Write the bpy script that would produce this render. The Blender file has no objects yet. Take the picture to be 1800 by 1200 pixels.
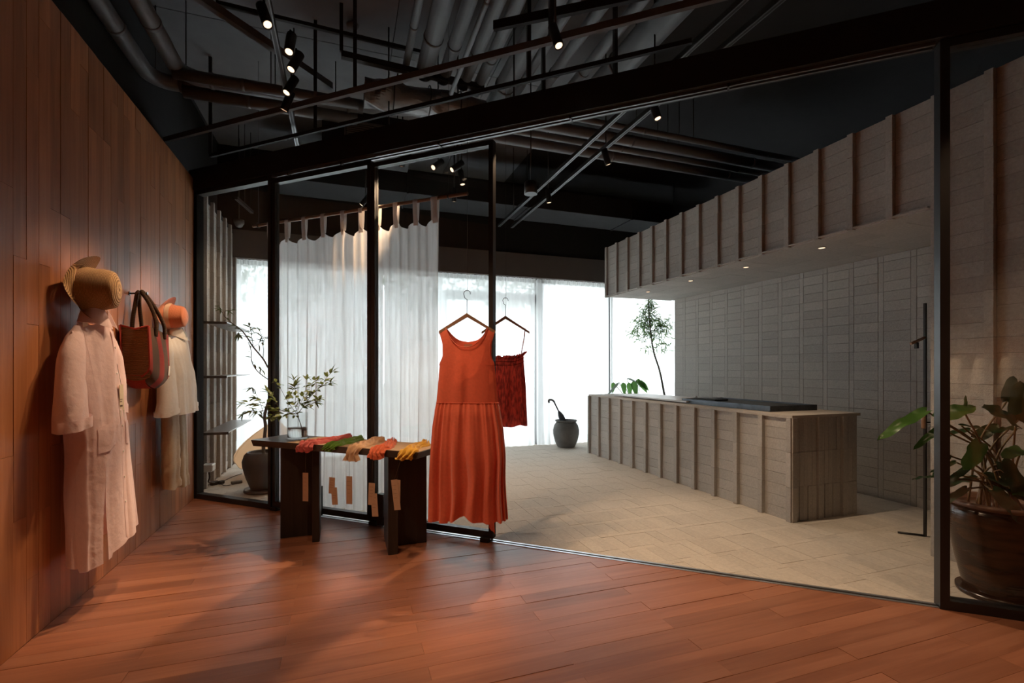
import bpy, bmesh, math, random
import numpy as np
from mathutils import Vector, Matrix

S = bpy.context.scene
C = S.collection
random.seed(11)
PI = math.pi

# ------------------------------------------------------------------ camera
FPX, HZ, CAMH = 845.0, 648.0, 1.28          # focal length / horizon in pixels of the 1800x1200 frame
YAW = math.atan2(295.0, FPX)
cam_d = bpy.data.cameras.new('camera')
cam_d.sensor_width = 36.0
cam_d.lens = FPX / 1800.0 * 36.0
cam_d.shift_y = (HZ - 600.0) / 1800.0
cam_d.clip_start = 0.05
cam = bpy.data.objects.new('camera', cam_d)
cam.location = (0, 0, CAMH)
cam.rotation_euler = (PI / 2, 0, -YAW)
C.objects.link(cam)
S.camera = cam

# ------------------------------------------------------------------ world, exposure, large lights
W = bpy.data.worlds.new('overcast_sky')
S.world = W
W.use_nodes = True
W.node_tree.nodes['Background'].inputs[0].default_value = (0.90, 0.96, 1.0, 1)
W.node_tree.nodes['Background'].inputs[1].default_value = 6.5
S.view_settings.view_transform = 'Standard'
S.view_settings.look = 'None'
S.view_settings.gamma = 1.0
S.view_settings.exposure = 0.0
S.view_settings.use_curve_mapping = False
S.cycles.use_denoising = True
S.cycles.max_bounces = 7
S.cycles.diffuse_bounces = 4
S.cycles.glossy_bounces = 4
S.cycles.transmission_bounces = 6
S.cycles.transparent_max_bounces = 12
S.cycles.use_adaptive_sampling = True
S.cycles.adaptive_threshold = 0.025
S.cycles.caustics_reflective = False
S.cycles.caustics_refractive = False
S.cycles.sample_clamp_indirect = 6.0

WARM = (1.0, 0.66, 0.40)
NEUT = (1.0, 0.74, 0.50)

def spot_light(name, loc, target, power, deg, blend=0.6, size=0.035, col=WARM):
    l = bpy.data.lights.new(name, 'SPOT')
    l.energy = power; l.color = col; l.spot_size = math.radians(deg); l.spot_blend = blend
    l.shadow_soft_size = size
    o = bpy.data.objects.new(name, l); C.objects.link(o)
    o.location = loc
    d = Vector(target) - Vector(loc)
    o.rotation_euler = d.to_track_quat('-Z', 'Y').to_euler()
    return o

# ------------------------------------------------------------------ helpers: scene tree
def finish(o, parent):
    C.objects.link(o)
    if parent is not None:
        o.parent = parent
    return o

def obj(name, me, mat=None, parent=None, loc=None, rot=None):
    if isinstance(me, MB):
        me = me.mesh(name)
    if mat is not None and len(me.materials) == 0:
        for m in (mat if isinstance(mat, (list, tuple)) else [mat]):
            me.materials.append(m)
    o = bpy.data.objects.new(name, me)
    if loc is not None: o.location = loc
    if rot is not None: o.rotation_euler = rot
    return finish(o, parent)

def tag(o, label, cat, group=None):
    o['label'] = label; o['category'] = cat
    if group: o['group'] = group
    return o

def struct(o, label=None):
    o['kind'] = 'structure'
    if label: o['label'] = label
    return o

def thing(name, label, cat, loc=(0, 0, 0), rz=0.0, group=None):
    o = bpy.data.objects.new(name, None)
    o.empty_display_size = 0.05
    o.location = loc; o.rotation_euler = (0, 0, rz)
    C.objects.link(o)
    return tag(o, label, cat, group)

# ------------------------------------------------------------------ helpers: meshes
class MB:
    """collects shapes of ONE part"""
    def __init__(s):
        s.v = []; s.f = []; s.sm = []; s.mi = []
    def add(s, vs, fs, smooth=False, mi=0):
        b = len(s.v)
        s.v += [tuple(map(float, p)) for p in vs]
        s.f += [tuple(i + b for i in f) for f in fs]
        s.sm += [smooth] * len(fs); s.mi += [mi] * len(fs)
        return s
    def box(s, x0, y0, z0, x1, y1, z1, M=None, mi=0):
        vs = [Vector((x, y, z)) for z in (z0, z1) for y in (y0, y1) for x in (x0, x1)]
        if M is not None: vs = [M @ v for v in vs]
        return s.add(vs, [(0, 2, 3, 1), (4, 5, 7, 6), (0, 1, 5, 4), (2, 6, 7, 3), (0, 4, 6, 2), (1, 3, 7, 5)], mi=mi)
    def cbox(s, x0, y0, z0, x1, y1, z1, b=0.002):
        """box with chamfered edges"""
        bm = bmesh.new(); bmesh.ops.create_cube(bm, size=1)
        for v in bm.verts:
            v.co = Vector(((x0 + x1) / 2 + v.co.x * (x1 - x0), (y0 + y1) / 2 + v.co.y * (y1 - y0), (z0 + z1) / 2 + v.co.z * (z1 - z0)))
        bmesh.ops.bevel(bm, geom=bm.edges[:], offset=b, segments=1, affect='EDGES')
        bm.verts.index_update()
        s.add([v.co for v in bm.verts], [[v.index for v in f.verts] for f in bm.faces]); bm.free()
        return s
    def prism(s, poly, z0, z1, mi=0):
        n = len(poly)
        a = sum(poly[i][0] * poly[(i + 1) % n][1] - poly[(i + 1) % n][0] * poly[i][1] for i in range(n))
        if a < 0: poly = poly[::-1]
        vs = [(p[0], p[1], z0) for p in poly] + [(p[0], p[1], z1) for p in poly]
        fs = [tuple(range(n))[::-1], tuple(range(n, 2 * n))] + [(i, (i + 1) % n, n + (i + 1) % n, n + i) for i in range(n)]
        return s.add(vs, fs, mi=mi)
    def tube(s, pts, r, n=8, cap=True, smooth=True, mi=0):
        pts = [Vector(p) for p in pts]
        if len(pts) < 2: return s
        rs = r if isinstance(r, (list, tuple)) else [r] * len(pts)
        up = None; vs = []
        for i, p in enumerate(pts):
            d = (pts[min(i + 1, len(pts) - 1)] - pts[max(i - 1, 0)])
            if d.length < 1e-9: d = Vector((0, 0, 1))
            d.normalize()
            if up is None:
                up = d.orthogonal().normalized()
            else:
                up = (up - d * up.dot(d))
                up = up.normalized() if up.length > 1e-6 else d.orthogonal().normalized()
            w = d.cross(up)
            for k in range(n):
                a = 2 * PI * k / n
                vs.append(p + (up * math.cos(a) + w * math.sin(a)) * rs[i])
        fs = []
        for i in range(len(pts) - 1):
            for k in range(n):
                k2 = (k + 1) % n
                fs.append((i * n + k, i * n + k2, (i + 1) * n + k2, (i + 1) * n + k))
        s.add(vs, fs, smooth, mi)
        if cap:
            b = len(s.v) - len(vs)
            s.f += [tuple(b + k for k in range(n))[::-1], tuple(b + (len(pts) - 1) * n + k for k in range(n))]
            s.sm += [False, False]; s.mi += [mi, mi]
        return s
    def lathe(s, prof, n=32, cx=0, cy=0, smooth=True, mi=0, cap=True):
        vs = []
        for r, z in prof:
            for k in range(n):
                a = 2 * PI * k / n
                vs.append((cx + r * math.cos(a), cy + r * math.sin(a), z))
        fs = []
        for i in range(len(prof) - 1):
            for k in range(n):
                k2 = (k + 1) % n
                fs.append((i * n + k, i * n + k2, (i + 1) * n + k2, (i + 1) * n + k))
        b = len(s.v)
        s.add(vs, fs, smooth, mi)
        if cap:
            s.f += [tuple(b + k for k in range(n))[::-1], tuple(b + (len(prof) - 1) * n + k for k in range(n))]
            s.sm += [False, False]; s.mi += [mi, mi]
        return s
    def grid(s, nu, nv, fn, close=False, smooth=True, mi=0, flip=False):
        """fn(i/(nu-1), j/(nv-1)) -> point; close joins the u ends"""
        vs = [fn(i / (nu if close else nu - 1), j / (nv - 1)) for j in range(nv) for i in range(nu)]
        fs = []
        for j in range(nv - 1):
            for i in range(nu if close else nu - 1):
                i2 = (i + 1) % nu
                q = (j * nu + i, j * nu + i2, (j + 1) * nu + i2, (j + 1) * nu + i)
                fs.append(q[::-1] if flip else q)
        return s.add(vs, fs, smooth, mi)
    def mesh(s, name='mesh'):
        me = bpy.data.meshes.new(name)
        me.from_pydata(s.v, [], s.f)
        me.polygons.foreach_set('use_smooth', s.sm)
        me.polygons.foreach_set('material_index', s.mi)
        me.update()
        return me

def curve_pts(ctrl, n=12):
    """Catmull-Rom through the control points"""
    P = [Vector(p) for p in ctrl]
    P = [P[0] * 2 - P[1]] + P + [P[-1] * 2 - P[-2]]
    out = []
    for i in range(1, len(P) - 2):
        for k in range(n):
            t = k / n
            a, b, c, d = P[i - 1], P[i], P[i + 1], P[i + 2]
            out.append(0.5 * ((2 * b) + (c - a) * t + (2 * a - 5 * b + 4 * c - d) * t * t + (3 * b - a - 3 * c + d) * t ** 3))
    out.append(P[-2])
    return out

def lerp_tab(tab, x):
    """piecewise smooth table lookup [(x, y), ...] ascending"""
    if x <= tab[0][0]: return tab[0][1]
    for (a, ya), (b, yb) in zip(tab, tab[1:]):
        if x <= b:
            t = (x - a) / (b - a); t = t * t * (3 - 2 * t) * 0.5 + t * 0.5
            return ya + (yb - ya) * t
    return tab[-1][1]

def smooth_noise(seed):
    rnd = random.Random(seed)
    tb = [rnd.uniform(-1, 1) for _ in range(256)]
    def f(x):
        i = math.floor(x); t = x - i; t = t * t * (3 - 2 * t)
        return tb[i % 256] * (1 - t) + tb[(i + 1) % 256] * t
    return f

# ------------------------------------------------------------------ placing: photo pixel -> point of the room
FWD = (math.sin(YAW), math.cos(YAW)); RGT = (math.cos(YAW), -math.sin(YAW))
def at_depth(u, v, d):
    l = (u - 900) / FPX * d
    return Vector((FWD[0] * d + RGT[0] * l, FWD[1] * d + RGT[1] * l, CAMH - (v - HZ) / FPX * d))
def at_z(u, v, z):
    return at_depth(u, v, FPX * (CAMH - z) / (v - HZ))
def at_x(u, v, x):
    kx = FWD[0] + RGT[0] * (u - 900) / FPX
    return at_depth(u, v, x / kx)
def at_y(u, v, y):
    ky = FWD[1] + RGT[1] * (u - 900) / FPX
    return at_depth(u, v, y / ky)
# frame of the glass partition: t runs along it to the right, n comes out of it towards the shop
P0 = Vector((1.04, 3.43, 0)); TT = Vector((0.7525, -0.6586, 0)); NN = Vector((-0.6586, -0.7525, 0))
PANG = math.atan2(TT.y, TT.x)
def tn(t, n, z=0): return P0 + TT * t + NN * n + Vector((0, 0, z))
def at_n(u, v, n):
    o = P0 + NN * n
    k = Vector((FWD[0] + RGT[0] * (u - 900) / FPX, FWD[1] + RGT[1] * (u - 900) / FPX, 0))
    return at_depth(u, v, o.dot(NN) / k.dot(NN))

# ------------------------------------------------------------------ materials
MATS = {}
def nodes(name):
    m = bpy.data.materials.new(name); m.use_nodes = True
    nt = m.node_tree; nt.nodes.clear()
    out = nt.nodes.new('ShaderNodeOutputMaterial')
    return m, nt, out
def N(nt, kind, **kw):
    n = nt.nodes.new(kind)
    for k, v in kw.items():
        if k.startswith('i_'):
            key = k[2:]
            n.inputs[int(key) if key.isdigit() else key.replace('_', ' ')].default_value = v
        else: setattr(n, k, v)
    return n
def L(nt, a, b): nt.links.new(a, b)
def rgb(c): return (c[0], c[1], c[2], 1)

def coords(nt, rand=True, scale=(1, 1, 1)):
    tc = N(nt, 'ShaderNodeTexCoord'); mp = N(nt, 'ShaderNodeMapping')
    mp.inputs['Scale'].default_value = scale
    L(nt, tc.outputs['Object'], mp.inputs['Vector'])
    if rand:
        oi = N(nt, 'ShaderNodeObjectInfo'); mu = N(nt, 'ShaderNodeMath', operation='MULTIPLY'); mu.inputs[1].default_value = 53.0
        L(nt, oi.outputs['Random'], mu.inputs[0])
        cb = N(nt, 'ShaderNodeCombineXYZ')
        for k in range(3): L(nt, mu.outputs[0], cb.inputs[k])
        L(nt, cb.outputs[0], mp.inputs['Location'])
    return mp.outputs[0]

def plain(name, col, rough=0.6, var=0.0, noise=0.0, nscale=20, bump=0.0, bscale=80, metal=0.0, spec=0.5, sheen=0.0, coat=0.0, trans=0.0, stretch=(1, 1, 1), detail=6):
    """principled surface; var = tone change from object to object, noise = mottling, trans = translucent share (thin cloth, leaves)"""
    m, nt, out = nodes(name)
    b = N(nt, 'ShaderNodeBsdfPrincipled')
    b.inputs['Roughness'].default_value = rough; b.inputs['Metallic'].default_value = metal
    b.inputs['Specular IOR Level'].default_value = spec
    b.inputs['Base Color'].default_value = rgb(col)
    if sheen: b.inputs['Sheen Weight'].default_value = sheen
    if coat: b.inputs['Coat Weight'].default_value = coat; b.inputs['Coat Roughness'].default_value = 0.08
    vec = coords(nt, True, stretch) if (noise or bump) else None
    colsock = None
    if var or noise:
        hs = N(nt, 'ShaderNodeHueSaturation'); hs.inputs['Color'].default_value = rgb(col)
        val = None
        if var:
            oi = N(nt, 'ShaderNodeObjectInfo'); mr = N(nt, 'ShaderNodeMapRange')
            mr.inputs['To Min'].default_value = 1 - var; mr.inputs['To Max'].default_value = 1 + var
            L(nt, oi.outputs['Random'], mr.inputs[0]); val = mr.outputs[0]
        if noise:
            tx = N(nt, 'ShaderNodeTexNoise', i_Scale=nscale, i_Detail=detail, i_Roughness=0.6)
            L(nt, vec, tx.inputs['Vector'])
            mr2 = N(nt, 'ShaderNodeMapRange'); mr2.inputs['From Min'].default_value = 0.25; mr2.inputs['From Max'].default_value = 0.75
            mr2.inputs['To Min'].default_value = 1 - noise; mr2.inputs['To Max'].default_value = 1 + noise
            L(nt, tx.outputs[0], mr2.inputs[0])
            if val is not None:
                mm = N(nt, 'ShaderNodeMath', operation='MULTIPLY'); L(nt, val, mm.inputs[0]); L(nt, mr2.outputs[0], mm.inputs[1]); val = mm.outputs[0]
            else: val = mr2.outputs[0]
        L(nt, val, hs.inputs['Value']); L(nt, hs.outputs[0], b.inputs['Base Color']); colsock = hs.outputs[0]
    if bump:
        t2 = N(nt, 'ShaderNodeTexNoise', i_Scale=bscale, i_Detail=4)
        L(nt, vec, t2.inputs['Vector'])
        bp = N(nt, 'ShaderNodeBump', i_Strength=bump, i_Distance=0.01)
        L(nt, t2.outputs[0], bp.inputs['Height']); L(nt, bp.outputs[0], b.inputs['Normal'])
    sh = b.outputs[0]
    if trans:
        tr = N(nt, 'ShaderNodeBsdfTranslucent'); tr.inputs[0].default_value = rgb(col)
        if colsock is not None: L(nt, colsock, tr.inputs[0])
        mx = N(nt, 'ShaderNodeMixShader'); mx.inputs[0].default_value = trans
        L(nt, sh, mx.inputs[1]); L(nt, tr.outputs[0], mx.inputs[2]); sh = mx.outputs[0]
    L(nt, sh, out.inputs[0])
    MATS[name] = m
    return m

def wood(name, dark, mid, light, axis, rough=0.38, var=0.22, grain=1.0, bump=0.05):
    """grain runs along the given axis of the piece; every piece gets its own tone and figure"""
    m, nt, out = nodes(name)
    b = N(nt, 'ShaderNodeBsdfPrincipled')
    sc = [26.0, 26.0, 26.0]; sc[axis] = 1.6
    vec = coords(nt, True, tuple(k * grain for k in sc))
    n1 = N(nt, 'ShaderNodeTexNoise', i_Scale=1.0, i_Detail=7, i_Roughness=0.62, i_Distortion=0.6); L(nt, vec, n1.inputs['Vector'])
    sc2 = [3.0, 3.0, 3.0]; sc2[axis] = 0.5
    n2 = N(nt, 'ShaderNodeTexNoise', i_Scale=1.0, i_Detail=3); L(nt, coords(nt, True, tuple(sc2)), n2.inputs['Vector'])
    mixv = N(nt, 'ShaderNodeMath', operation='MULTIPLY_ADD'); mixv.inputs[1].default_value = 0.55
    L(nt, n1.outputs[0], mixv.inputs[0])
    m2 = N(nt, 'ShaderNodeMath', operation='MULTIPLY'); m2.inputs[1].default_value = 0.45; L(nt, n2.outputs[0], m2.inputs[0]); L(nt, m2.outputs[0], mixv.inputs[2])
    cr = N(nt, 'ShaderNodeValToRGB')
    cr.color_ramp.elements[0].position = 0.34; cr.color_ramp.elements[0].color = rgb(dark)
    cr.color_ramp.elements[1].position = 0.66; cr.color_ramp.elements[1].color = rgb(light)
    e = cr.color_ramp.elements.new(0.5); e.color = rgb(mid)
    L(nt, mixv.outputs[0], cr.inputs[0])
    hs = N(nt, 'ShaderNodeHueSaturation'); L(nt, cr.outputs[0], hs.inputs['Color'])
    oi = N(nt, 'ShaderNodeObjectInfo'); mr = N(nt, 'ShaderNodeMapRange')
    mr.inputs['To Min'].default_value = 1 - var; mr.inputs['To Max'].default_value = 1 + var
    L(nt, oi.outputs['Random'], mr.inputs[0]); L(nt, mr.outputs[0], hs.inputs['Value'])
    L(nt, hs.outputs[0], b.inputs['Base Color'])
    b.inputs['Roughness'].default_value = rough
    bp = N(nt, 'ShaderNodeBump', i_Strength=bump, i_Distance=0.004); L(nt, n1.outputs[0], bp.inputs['Height']); L(nt, bp.outputs[0], b.inputs['Normal'])
    L(nt, b.outputs[0], out.inputs[0])
    MATS[name] = m
    return m

def sheer(name, col, clear, trans):
    m, nt, out = nodes(name)
    d = N(nt, 'ShaderNodeBsdfDiffuse'); d.inputs[0].default_value = rgb(col)
    t = N(nt, 'ShaderNodeBsdfTranslucent'); t.inputs[0].default_value = rgb(col)
    tp = N(nt, 'ShaderNodeBsdfTransparent')
    m1 = N(nt, 'ShaderNodeMixShader'); m1.inputs[0].default_value = trans
    L(nt, d.outputs[0], m1.inputs[1]); L(nt, t.outputs[0], m1.inputs[2])
    m2 = N(nt, 'ShaderNodeMixShader')
    # weave: slubby threads close the cloth unevenly
    vec = coords(nt, False, (60, 60, 3)); nz = N(nt, 'ShaderNodeTexNoise', i_Scale=1.0, i_Detail=5); L(nt, vec, nz.inputs['Vector'])
    mr = N(nt, 'ShaderNodeMapRange'); mr.inputs['From Min'].default_value = 0.3; mr.inputs['From Max'].default_value = 0.7
    mr.inputs['To Min'].default_value = clear * 0.75; mr.inputs['To Max'].default_value = clear * 1.25
    L(nt, nz.outputs[0], mr.inputs[0]); L(nt, mr.outputs[0], m2.inputs[0])
    L(nt, m1.outputs[0], m2.inputs[1]); L(nt, tp.outputs[0], m2.inputs[2])
    L(nt, m2.outputs[0], out.inputs[0]); MATS[name] = m
    return m

def pane_glass(name, tint=(0.97, 0.98, 0.98)):
    m, nt, out = nodes(name)
    g = N(nt, 'ShaderNodeBsdfGlossy'); g.inputs['Roughness'].default_value = 0.0
    tp = N(nt, 'ShaderNodeBsdfTransparent'); tp.inputs[0].default_value = rgb(tint)
    fr = N(nt, 'ShaderNodeFresnel'); ge = N(nt, 'ShaderNodeNewGeometry')
    io = N(nt, 'ShaderNodeMapRange'); io.inputs['To Min'].default_value = 1.42; io.inputs['To Max'].default_value = 1 / 1.42   # thin pane: no total reflection inside
    L(nt, ge.outputs['Backfacing'], io.inputs[0]); L(nt, io.outputs[0], fr.inputs[0])
    mx = N(nt, 'ShaderNodeMixShader'); L(nt, fr.outputs[0], mx.inputs[0]); L(nt, tp.outputs[0], mx.inputs[1]); L(nt, g.outputs[0], mx.inputs[2])
    L(nt, mx.outputs[0], out.inputs[0]); MATS[name] = m
    return m

def glow(name, col, strength):
    m, nt, out = nodes(name)
    e = N(nt, 'ShaderNodeEmission'); e.inputs[0].default_value = rgb(col); e.inputs[1].default_value = strength
    L(nt, e.outputs[0], out.inputs[0]); MATS[name] = m
    return m

FLOOR_WOOD = wood('floor_wood', (0.200, 0.072, 0.036), (0.268, 0.104, 0.054), (0.338, 0.142, 0.078), 0, rough=0.36, var=0.15)
WALL_WOOD = wood('wall_wood', (0.250, 0.090, 0.031), (0.360, 0.138, 0.052), (0.45, 0.188, 0.078), 2, rough=0.45, var=0.17)
DARK_WOOD = wood('dark_table_wood', (0.012, 0.008, 0.006), (0.026, 0.017, 0.012), (0.048, 0.032, 0.023), 2, rough=0.5, var=0.1, bump=0.2)
DARK_WOOD_X = wood('dark_tabletop_wood', (0.014, 0.010, 0.008), (0.030, 0.020, 0.015), (0.055, 0.038, 0.028), 0, rough=0.42, var=0.1, bump=0.2)
HANG_WOOD = wood('hanger_wood', (0.20, 0.10, 0.055), (0.29, 0.155, 0.085), (0.36, 0.21, 0.12), 0, rough=0.5, var=0.1)
ROD_WOOD = wood('rod_wood', (0.16, 0.075, 0.045), (0.22, 0.11, 0.065), (0.28, 0.145, 0.09), 0, rough=0.5, var=0.1)
BRICK = plain('grey_brick', (0.43, 0.40, 0.365), 0.9, var=0.08, noise=0.14, nscale=60, bump=0.55, bscale=160, spec=0.2)
MORTAR = plain('brick_joint', (0.24, 0.22, 0.20), 0.95, noise=0.15, nscale=50, spec=0.1)
FLOOR_TILE = plain('floor_brick', (0.50, 0.445, 0.38), 0.82, var=0.07, noise=0.12, nscale=45, bump=0.35, bscale=140, spec=0.25)
BLACK_MET = plain('black_steel', (0.016, 0.015, 0.015), 0.42, noise=0.1, nscale=30, spec=0.5)
BLACK_PAINT = plain('black_ceiling_paint', (0.018, 0.018, 0.019), 0.75, noise=0.15, nscale=8, spec=0.3)
SLAB_PAINT = plain('ceiling_board_paint', (0.15, 0.152, 0.158), 0.8, var=0.08, noise=0.12, nscale=4, spec=0.25)
PIPE_PAINT = plain('pipe_paint', (0.115, 0.119, 0.127), 0.45, noise=0.1, nscale=12, spec=0.5)
ALU = plain('track_aluminium', (0.55, 0.57, 0.60), 0.32, metal=0.9, noise=0.05)
DARK_ALU = plain('dark_aluminium', (0.20, 0.205, 0.215), 0.38, metal=0.8, noise=0.05)
FASCIA = plain('fascia_paint', (0.125, 0.108, 0.098), 0.8, noise=0.05, nscale=6)
FRAME_GREY = plain('window_frame_grey', (0.22, 0.225, 0.23), 0.5)
PANE = pane_glass('clear_glass')
SHEER = sheer('window_sheer', (0.93, 0.95, 0.95), 0.09, 0.74)
LINEN_SHEER = sheer('linen_sheer', (0.90, 0.88, 0.87), 0.24, 0.55)
LAMP_DISC = glow('lamp_lens', (1.0, 0.72, 0.48), 2.0)
LAMP_DIM = glow('lamp_lens_dim', (1.0, 0.62, 0.38), 0.6)
# ================================================================== STRUCTURE
PITCH = 0.2906
def clip_poly(poly, a, b, c):
    """keep a*x + b*y <= c"""
    out = []
    for i in range(len(poly)):
        p, q = poly[i], poly[(i + 1) % len(poly)]
        dp = a * p[0] + b * p[1] - c; dq = a * q[0] + b * q[1] - c
        if dp <= 0: out.append(p)
        if (dp < 0 < dq) or (dq < 0 < dp):
            t = dp / (dp - dq); out.append((p[0] + (q[0] - p[0]) * t, p[1] + (q[1] - p[1]) * t))
    return out

_piece_cache = {}
def piece_mesh(w, h, d, mat, name, bev=0.0015):
    key = (round(w, 4), round(h, 4), round(d, 4), mat.name, name)
    if key not in _piece_cache:
        me = MB().cbox(-w / 2, -d, -h / 2, w / 2, 0.0, h / 2, bev).mesh(name)
        me.materials.append(mat); _piece_cache[key] = me
    return _piece_cache[key]

def frame(o, x, y, z):
    M = Matrix.Identity(4)
    for i in range(3):
        M[i][0] = x[i]; M[i][1] = y[i]; M[i][2] = z[i]; M[i][3] = o[i]
    return M

def seen_size(p):
    d = p.x * FWD[0] + p.y * FWD[1]
    if d < 0.3: return 0.0
    u = 900 + FPX * (p.x * RGT[0] + p.y * RGT[1]) / d; v = HZ - FPX * (p.z - CAMH) / d
    if not (-60 < u < 1860 and -60 < v < 1260): return 0.0
    return 1.0 / (d * d)

def lay(parent, items, mat, name, most=300, hidden=None, bev=0.0015):
    """items: (M, cx, cz, w, h, d, poly or None). The pieces that show largest become parts, the rest one stuff part"""
    sc = []
    for it in items:
        M, cx, cz, w, h, d, poly = it
        p = M @ Vector((cx, -d, cz))
        s = seen_size(p) * w * h
        if hidden and hidden(p): s *= 0.001
        sc.append(s)
    order = sorted(range(len(items)), key=lambda i: -sc[i])
    single = set(order[:most]); rest = MB()
    for i, it in enumerate(items):
        M, cx, cz, w, h, d, poly = it
        off = random.uniform(-0.0012, 0.0012)
        if poly is not None:
            # prism cut along the partition, drawn in the plane of the field
            vs = [Vector((p[0], -d + off, p[1])) for p in poly] + [Vector((p[0], 0, p[1])) for p in poly]
            n = len(poly); fs = [tuple(range(n)), tuple(range(n, 2 * n))[::-1]] + [(i2, n + i2, n + (i2 + 1) % n, (i2 + 1) % n) for i2 in range(n)]
            a = sum(poly[k][0] * poly[(k + 1) % n][1] - poly[(k + 1) % n][0] * poly[k][1] for k in range(n))
            if a < 0: fs = [f[::-1] for f in fs]
        if i in single:
            if poly is None:
                o = bpy.data.objects.new(name, piece_mesh(w, h, d, mat, name, bev))
                mw = M @ Matrix.Translation((cx, off, cz))
            else:
                me = MB().add([v - Vector((cx, 0, cz)) for v in vs], fs).mesh(name); me.materials.append(mat)
                o = bpy.data.objects.new(name, me); mw = M @ Matrix.Translation((cx, 0, cz))
            finish(o, parent); o.matrix_local = mw
        else:
            if poly is None:
                rest.box(cx - w / 2, -d + off, cz - h / 2, cx + w / 2, 0, cz + h / 2, M)
            else:
                rest.add([M @ v for v in vs], fs)
    if rest.v:
        o = obj(name + 's', rest, mat, parent); o['kind'] = 'stuff'
    return parent

def weave(M, u0, u1, z0, z1, phase, rh, rib=0.0, d=0.012, clip=None, gap=0.0022, rows=None):
    """courses of three flat bricks beside one upright brick; rib = how far the uprights stand proud"""
    items = []
    k0 = math.floor((u0 - phase) / PITCH) - 1; k1 = math.ceil((u1 - phase) / PITCH) + 1
    nr = int(math.ceil((z1 - z0) / rh - 1e-6))
    def put(a, b, c, e, dd):
        a = max(a, u0); b = min(b, u1); c = max(c, z0); e = min(e, z1)
        if b - a < 0.008 or e - c < 0.008: return
        a += gap / 2; b -= gap / 2; c += gap / 2; e -= gap / 2
        poly = None
        if clip:
            pl = [(a, c), (b, c), (b, e), (a, e)]; q = clip_poly(pl, *clip)
            if len(q) < 3: return
            if q != pl: poly = q
        items.append((M, (a + b) / 2, (c + e) / 2, b - a, e - c, dd, poly))
    for k in range(k0, k1 + 1):
        c = phase + k * PITCH
        for r in range(nr):
            put(c + 0.05, c + PITCH, z0 + r * rh, z0 + (r + 1) * rh, d)
            if r % 3 == 0: put(c, c + 0.05, z0 + r * rh, z0 + (r + 3) * rh, d + rib)
    return items

ZUP = Vector((0, 0, 1))
def facing(o, nrm):
    """frame on a wall: local -Y is the outward normal"""
    y = -Vector(nrm); x = y.cross(ZUP)
    return frame(o, x, y, ZUP)

# ---- wooden floor of the shop: boards along x in half bond, cut along the partition
fl_o = struct(obj('floor', MB().prism([(-1.6, -2.6), (5.4, -2.6), (5.4, -0.386), (-1.6, 5.74)], -0.06, -0.0125), plain('floor_bed', (0.05, 0.02, 0.01), 0.9)), 'reddish brown wooden plank floor of the shop')
BW, BL = 0.0955, 1.2
items = []
Mf = frame((0, 0, 0), (1, 0, 0), (0, 0, -1), (0, 1, 0))       # local x -> x, local z -> y, outward up
clip_w = (-NN.x, -NN.y, -(P0.x * NN.x + P0.y * NN.y) - 0.02)    # shop side of the partition
for r in range(-53, 36):
    y0 = 2.4525 + r * BW
    if y0 > 5.6: continue
    xs = 0.94 if r % 2 == 0 else 0.34
    k = -4
    while xs + k * BL < 5.4:
        a, b = max(xs + k * BL, -1.4), min(xs + (k + 1) * BL, 5.4); k += 1
        if b - a < 0.02: continue
        g = 0.00035
        pl = [(a + g, y0 + g), (b - g, y0 + g), (b - g, y0 + BW - g), (a + g, y0 + BW - g)]
        q = clip_poly(pl, *clip_w)
        if len(q) < 3: continue
        items.append((Mf, (a + b) / 2, y0 + BW / 2, b - a - 2 * g, BW - 2 * g, 0.0125, None if q == pl else q))
# outward of Mf is local -Y = +z ; the boards' tops lie at z = 0
Mf2 = frame((0, 0, -0.0125), (1, 0, 0), (0, 0, -1), (0, 1, 0))
items = [(Mf2,) + it[1:] for it in items]
lay(fl_o, items, FLOOR_WOOD, 'plank', 300, bev=0.0005)

# ---- brick floor of the rear room
cl = clip_poly([(-1.6, -1.0), (7.6, -1.0), (7.6, 9.0), (-1.6, 9.0)], NN.x, NN.y, P0.x * NN.x + P0.y * NN.y - 0.02)
fr_o = struct(obj('floor_rear', MB().prism(cl, -0.06, -0.0135), MORTAR), 'beige grey brick paved floor behind the glass partition')
Mr = frame((0, 0, -0.0125), (0, 1, 0), (0, 0, -1), (-1, 0, 0))   # local x -> y, local z -> -x
# keep NN.x*x + NN.y*y <= c  with x = -z', y = u
items = weave(Mr, 0.4, 7.95, -6.2, 1.4, 0.02, 0.0969, 0, 0.0125, (NN.y, -NN.x, P0.x * NN.x + P0.y * NN.y - 0.025), gap=0.0007)
def under_counter(p): return (3.5 < p.x < 4.35 and 3.0 < p.y < 6.5) or p.x > 5.0 or (p.x > 3.8 and p.y < 2.2) or (p.x > 4.3 and p.y > 3.2) or p.x < -0.1
lay(fr_o, items, FLOOR_TILE, 'brick', 300, under_counter, bev=0.0005)

# ---- wooden wall on the left
wl = struct(obj('wall_left', MB().box(-1.62, -2.6, 0, -1.412, 5.56, 3.15), plain('wall_bed', (0.04, 0.018, 0.01), 0.9)), 'warm brown wall of upright wooden boards')
items = []
Ml = facing((-1.412, 0, 0), (1, 0, 0))
k = 0
y0 = 5.54
while y0 > -1.2:
    ya, yb = y0 - BW, y0
    zs = 0.59 if k % 2 == 0 else -0.01
    zs += random.choice((0, 0, 0, 0.3, -0.3))
    z = zs - 1.2
    while z < 3.15:
        a, b = max(z, 0.0), min(z + 1.2, 3.15); z += 1.2
        if b - a < 0.03: continue
        items.append((Ml, (ya + yb) / 2, (a + b) / 2, BW - 0.0012, b - a - 0.0012, 0.012, None))
    y0 -= BW; k += 1
lay(wl, items, WALL_WOOD, 'plank', 300, bev=0.0005)

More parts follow.
